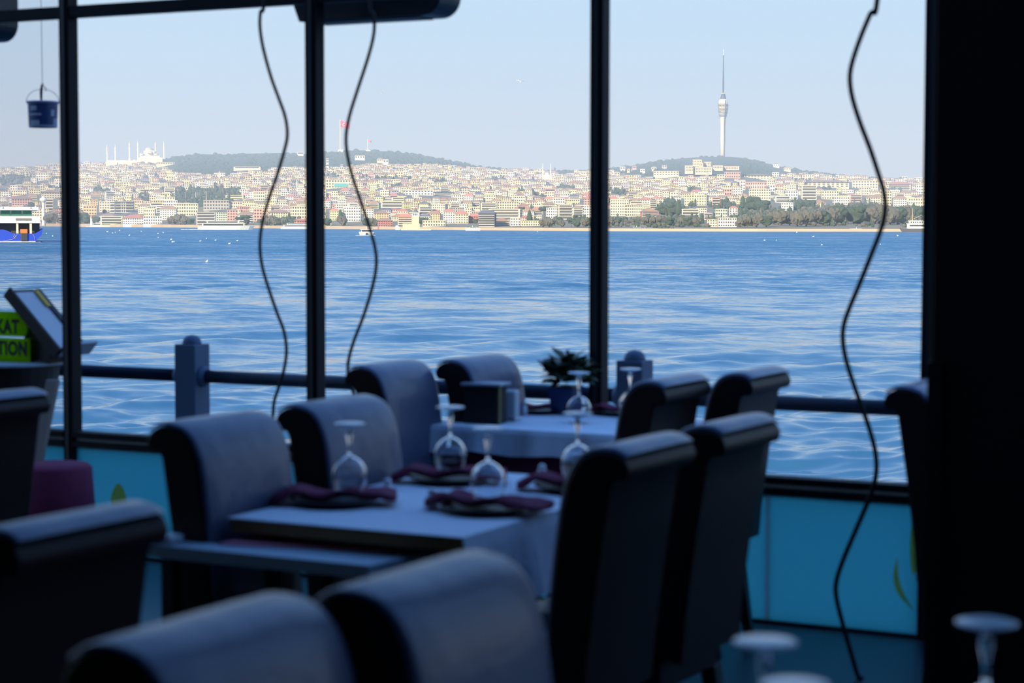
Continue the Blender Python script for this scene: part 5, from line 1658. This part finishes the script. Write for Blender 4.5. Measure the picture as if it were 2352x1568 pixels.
MB().lathe([(.036, .083), (.0385, .085), (.036, .0875), (.034, .085)], seg=22, close=True).build('cup_rim', M_salt, t)
u, v = pos(1296, 950, ZT + .01)
t = thing('flower_pot', W(u, v + .02, ZT + .0095), -AW, 'dark blue pot with bushy green plant on the window table', 'plant')
M_pot = mat('pot_navy', (.02, .035, .14), .35)
MB().taper((-.046, .046, -.046, .046, 0), (-.054, .054, -.054, .054, .105)).build('pot', M_pot, t, bevel=.004)
MB().box(-.048, .048, -.048, .048, .1, .108).build('soil', M_leg, t)
M_leaf = mat('leaf_green', (.02, .055, .016), .5, noise=.4, scale=12)
lm = MB().add([(0, -.0, 0), (.014, .02, .006), (.017, .042, .004), (0, .075, -.008), (-.017, .042, .004), (-.014, .02, .006), (0, .03, -.001), (0, .052, -.003)],
              [(0, 1, 6), (1, 2, 7, 6), (2, 3, 7), (3, 4, 7), (4, 5, 6, 7), (5, 0, 6)])
lme = None
rl = random.Random(4)
for i in range(70):
    if lme is None:
        o = lm.build('leaf', M_leaf, t, smooth=True); lme = o.data
        o.modifiers.new('solid', 'SOLIDIFY').thickness = .0012
    else:
        o = bpy.data.objects.new('leaf', lme); COL.objects.link(o); o.parent = t
        o.modifiers.new('solid', 'SOLIDIFY').thickness = .0012
    a, q = rl.uniform(0, 6.28), rl.random() ** .6
    o.location = ((.05 * q * math.cos(a)), .05 * q * math.sin(a), .11 + .10 * (1 - q * .7) * rl.uniform(.4, 1.15))
    o.rotation_euler = (R(rl.uniform(-10, 55)), R(rl.uniform(-25, 25)), a - math.pi / 2)
    s_ = rl.uniform(1.0, 1.5)
    o.scale = (s_ * 1.5, s_, s_)
MB().tube([(0, 0, .1), (.004, 0, .18), (.002, .004, .235)], .002, 6).build('flower_stem', M_leaf, t)
MB().blob((.002, .004, .238), .009, .009, .012, .15, 1).build('flower_bud', mat('bud_pink', (.55, .40, .42), .6), t, smooth=True)

# ------------------------------------------------------------------ clutter by the first post
VK = 6.62
p0, p1 = on_v(122, 872, VK), on_v(80, 1110, VK)
t = thing('leaning_board', W(p1[0], VK, 0), -AW, 'beige wooden board leaning behind the edge chair, below the menu stand', 'board')
q = MB().add([], [])
dzz = p0[2]
ux0, ux1 = 0, p0[0] - p1[0]
sl_ = ux1 / (p0[2] - p1[2])
M_beige = mat('beige_wood', (.38, .31, .27), .7, noise=.2, scale=8)
a0, a1 = -.025 - p1[2] * sl_, ux1
MB().add([(a0 - .03, -.01, 0), (a0 + .03, -.01, 0), (a1 + .03, -.01, dzz), (a1 - .03, -.01, dzz), (a0 - .03, .012, 0), (a0 + .03, .012, 0), (a1 + .03, .012, dzz), (a1 - .03, .012, dzz)],
         [(0, 1, 2, 3), (7, 6, 5, 4), (0, 4, 5, 1), (1, 5, 6, 2), (2, 6, 7, 3), (3, 7, 4, 0)]).build('plank', M_beige, t)
MB().box(a0 - .03, a0 + .03, -.012, .016, 0, .02).build('end_cap', M_leg, t)
uk = on_v(140, 1100, 6.55)[0]
t = thing('covered_stool', W(uk, 6.50, 0), -AW, 'low stool under a dark maroon cloth at the foot of the first window post', 'stool')
MB().lathe([(.0, .47), (.15, .47), (.165, .455), (.175, .30), (.195, .04), (.18, .04), (.16, .30), (.15, .44), (0, .455)], seg=18).build('cloth_cover', M_maroon, t, smooth=True)
for a in range(4):
    x, yy = .11 * math.cos(a * 1.571 + .78), .11 * math.sin(a * 1.571 + .78)
    MB().tube([(x, yy, 0), (x * .9, yy * .9, .45)], .014, 8).build('leg', M_leg, t)
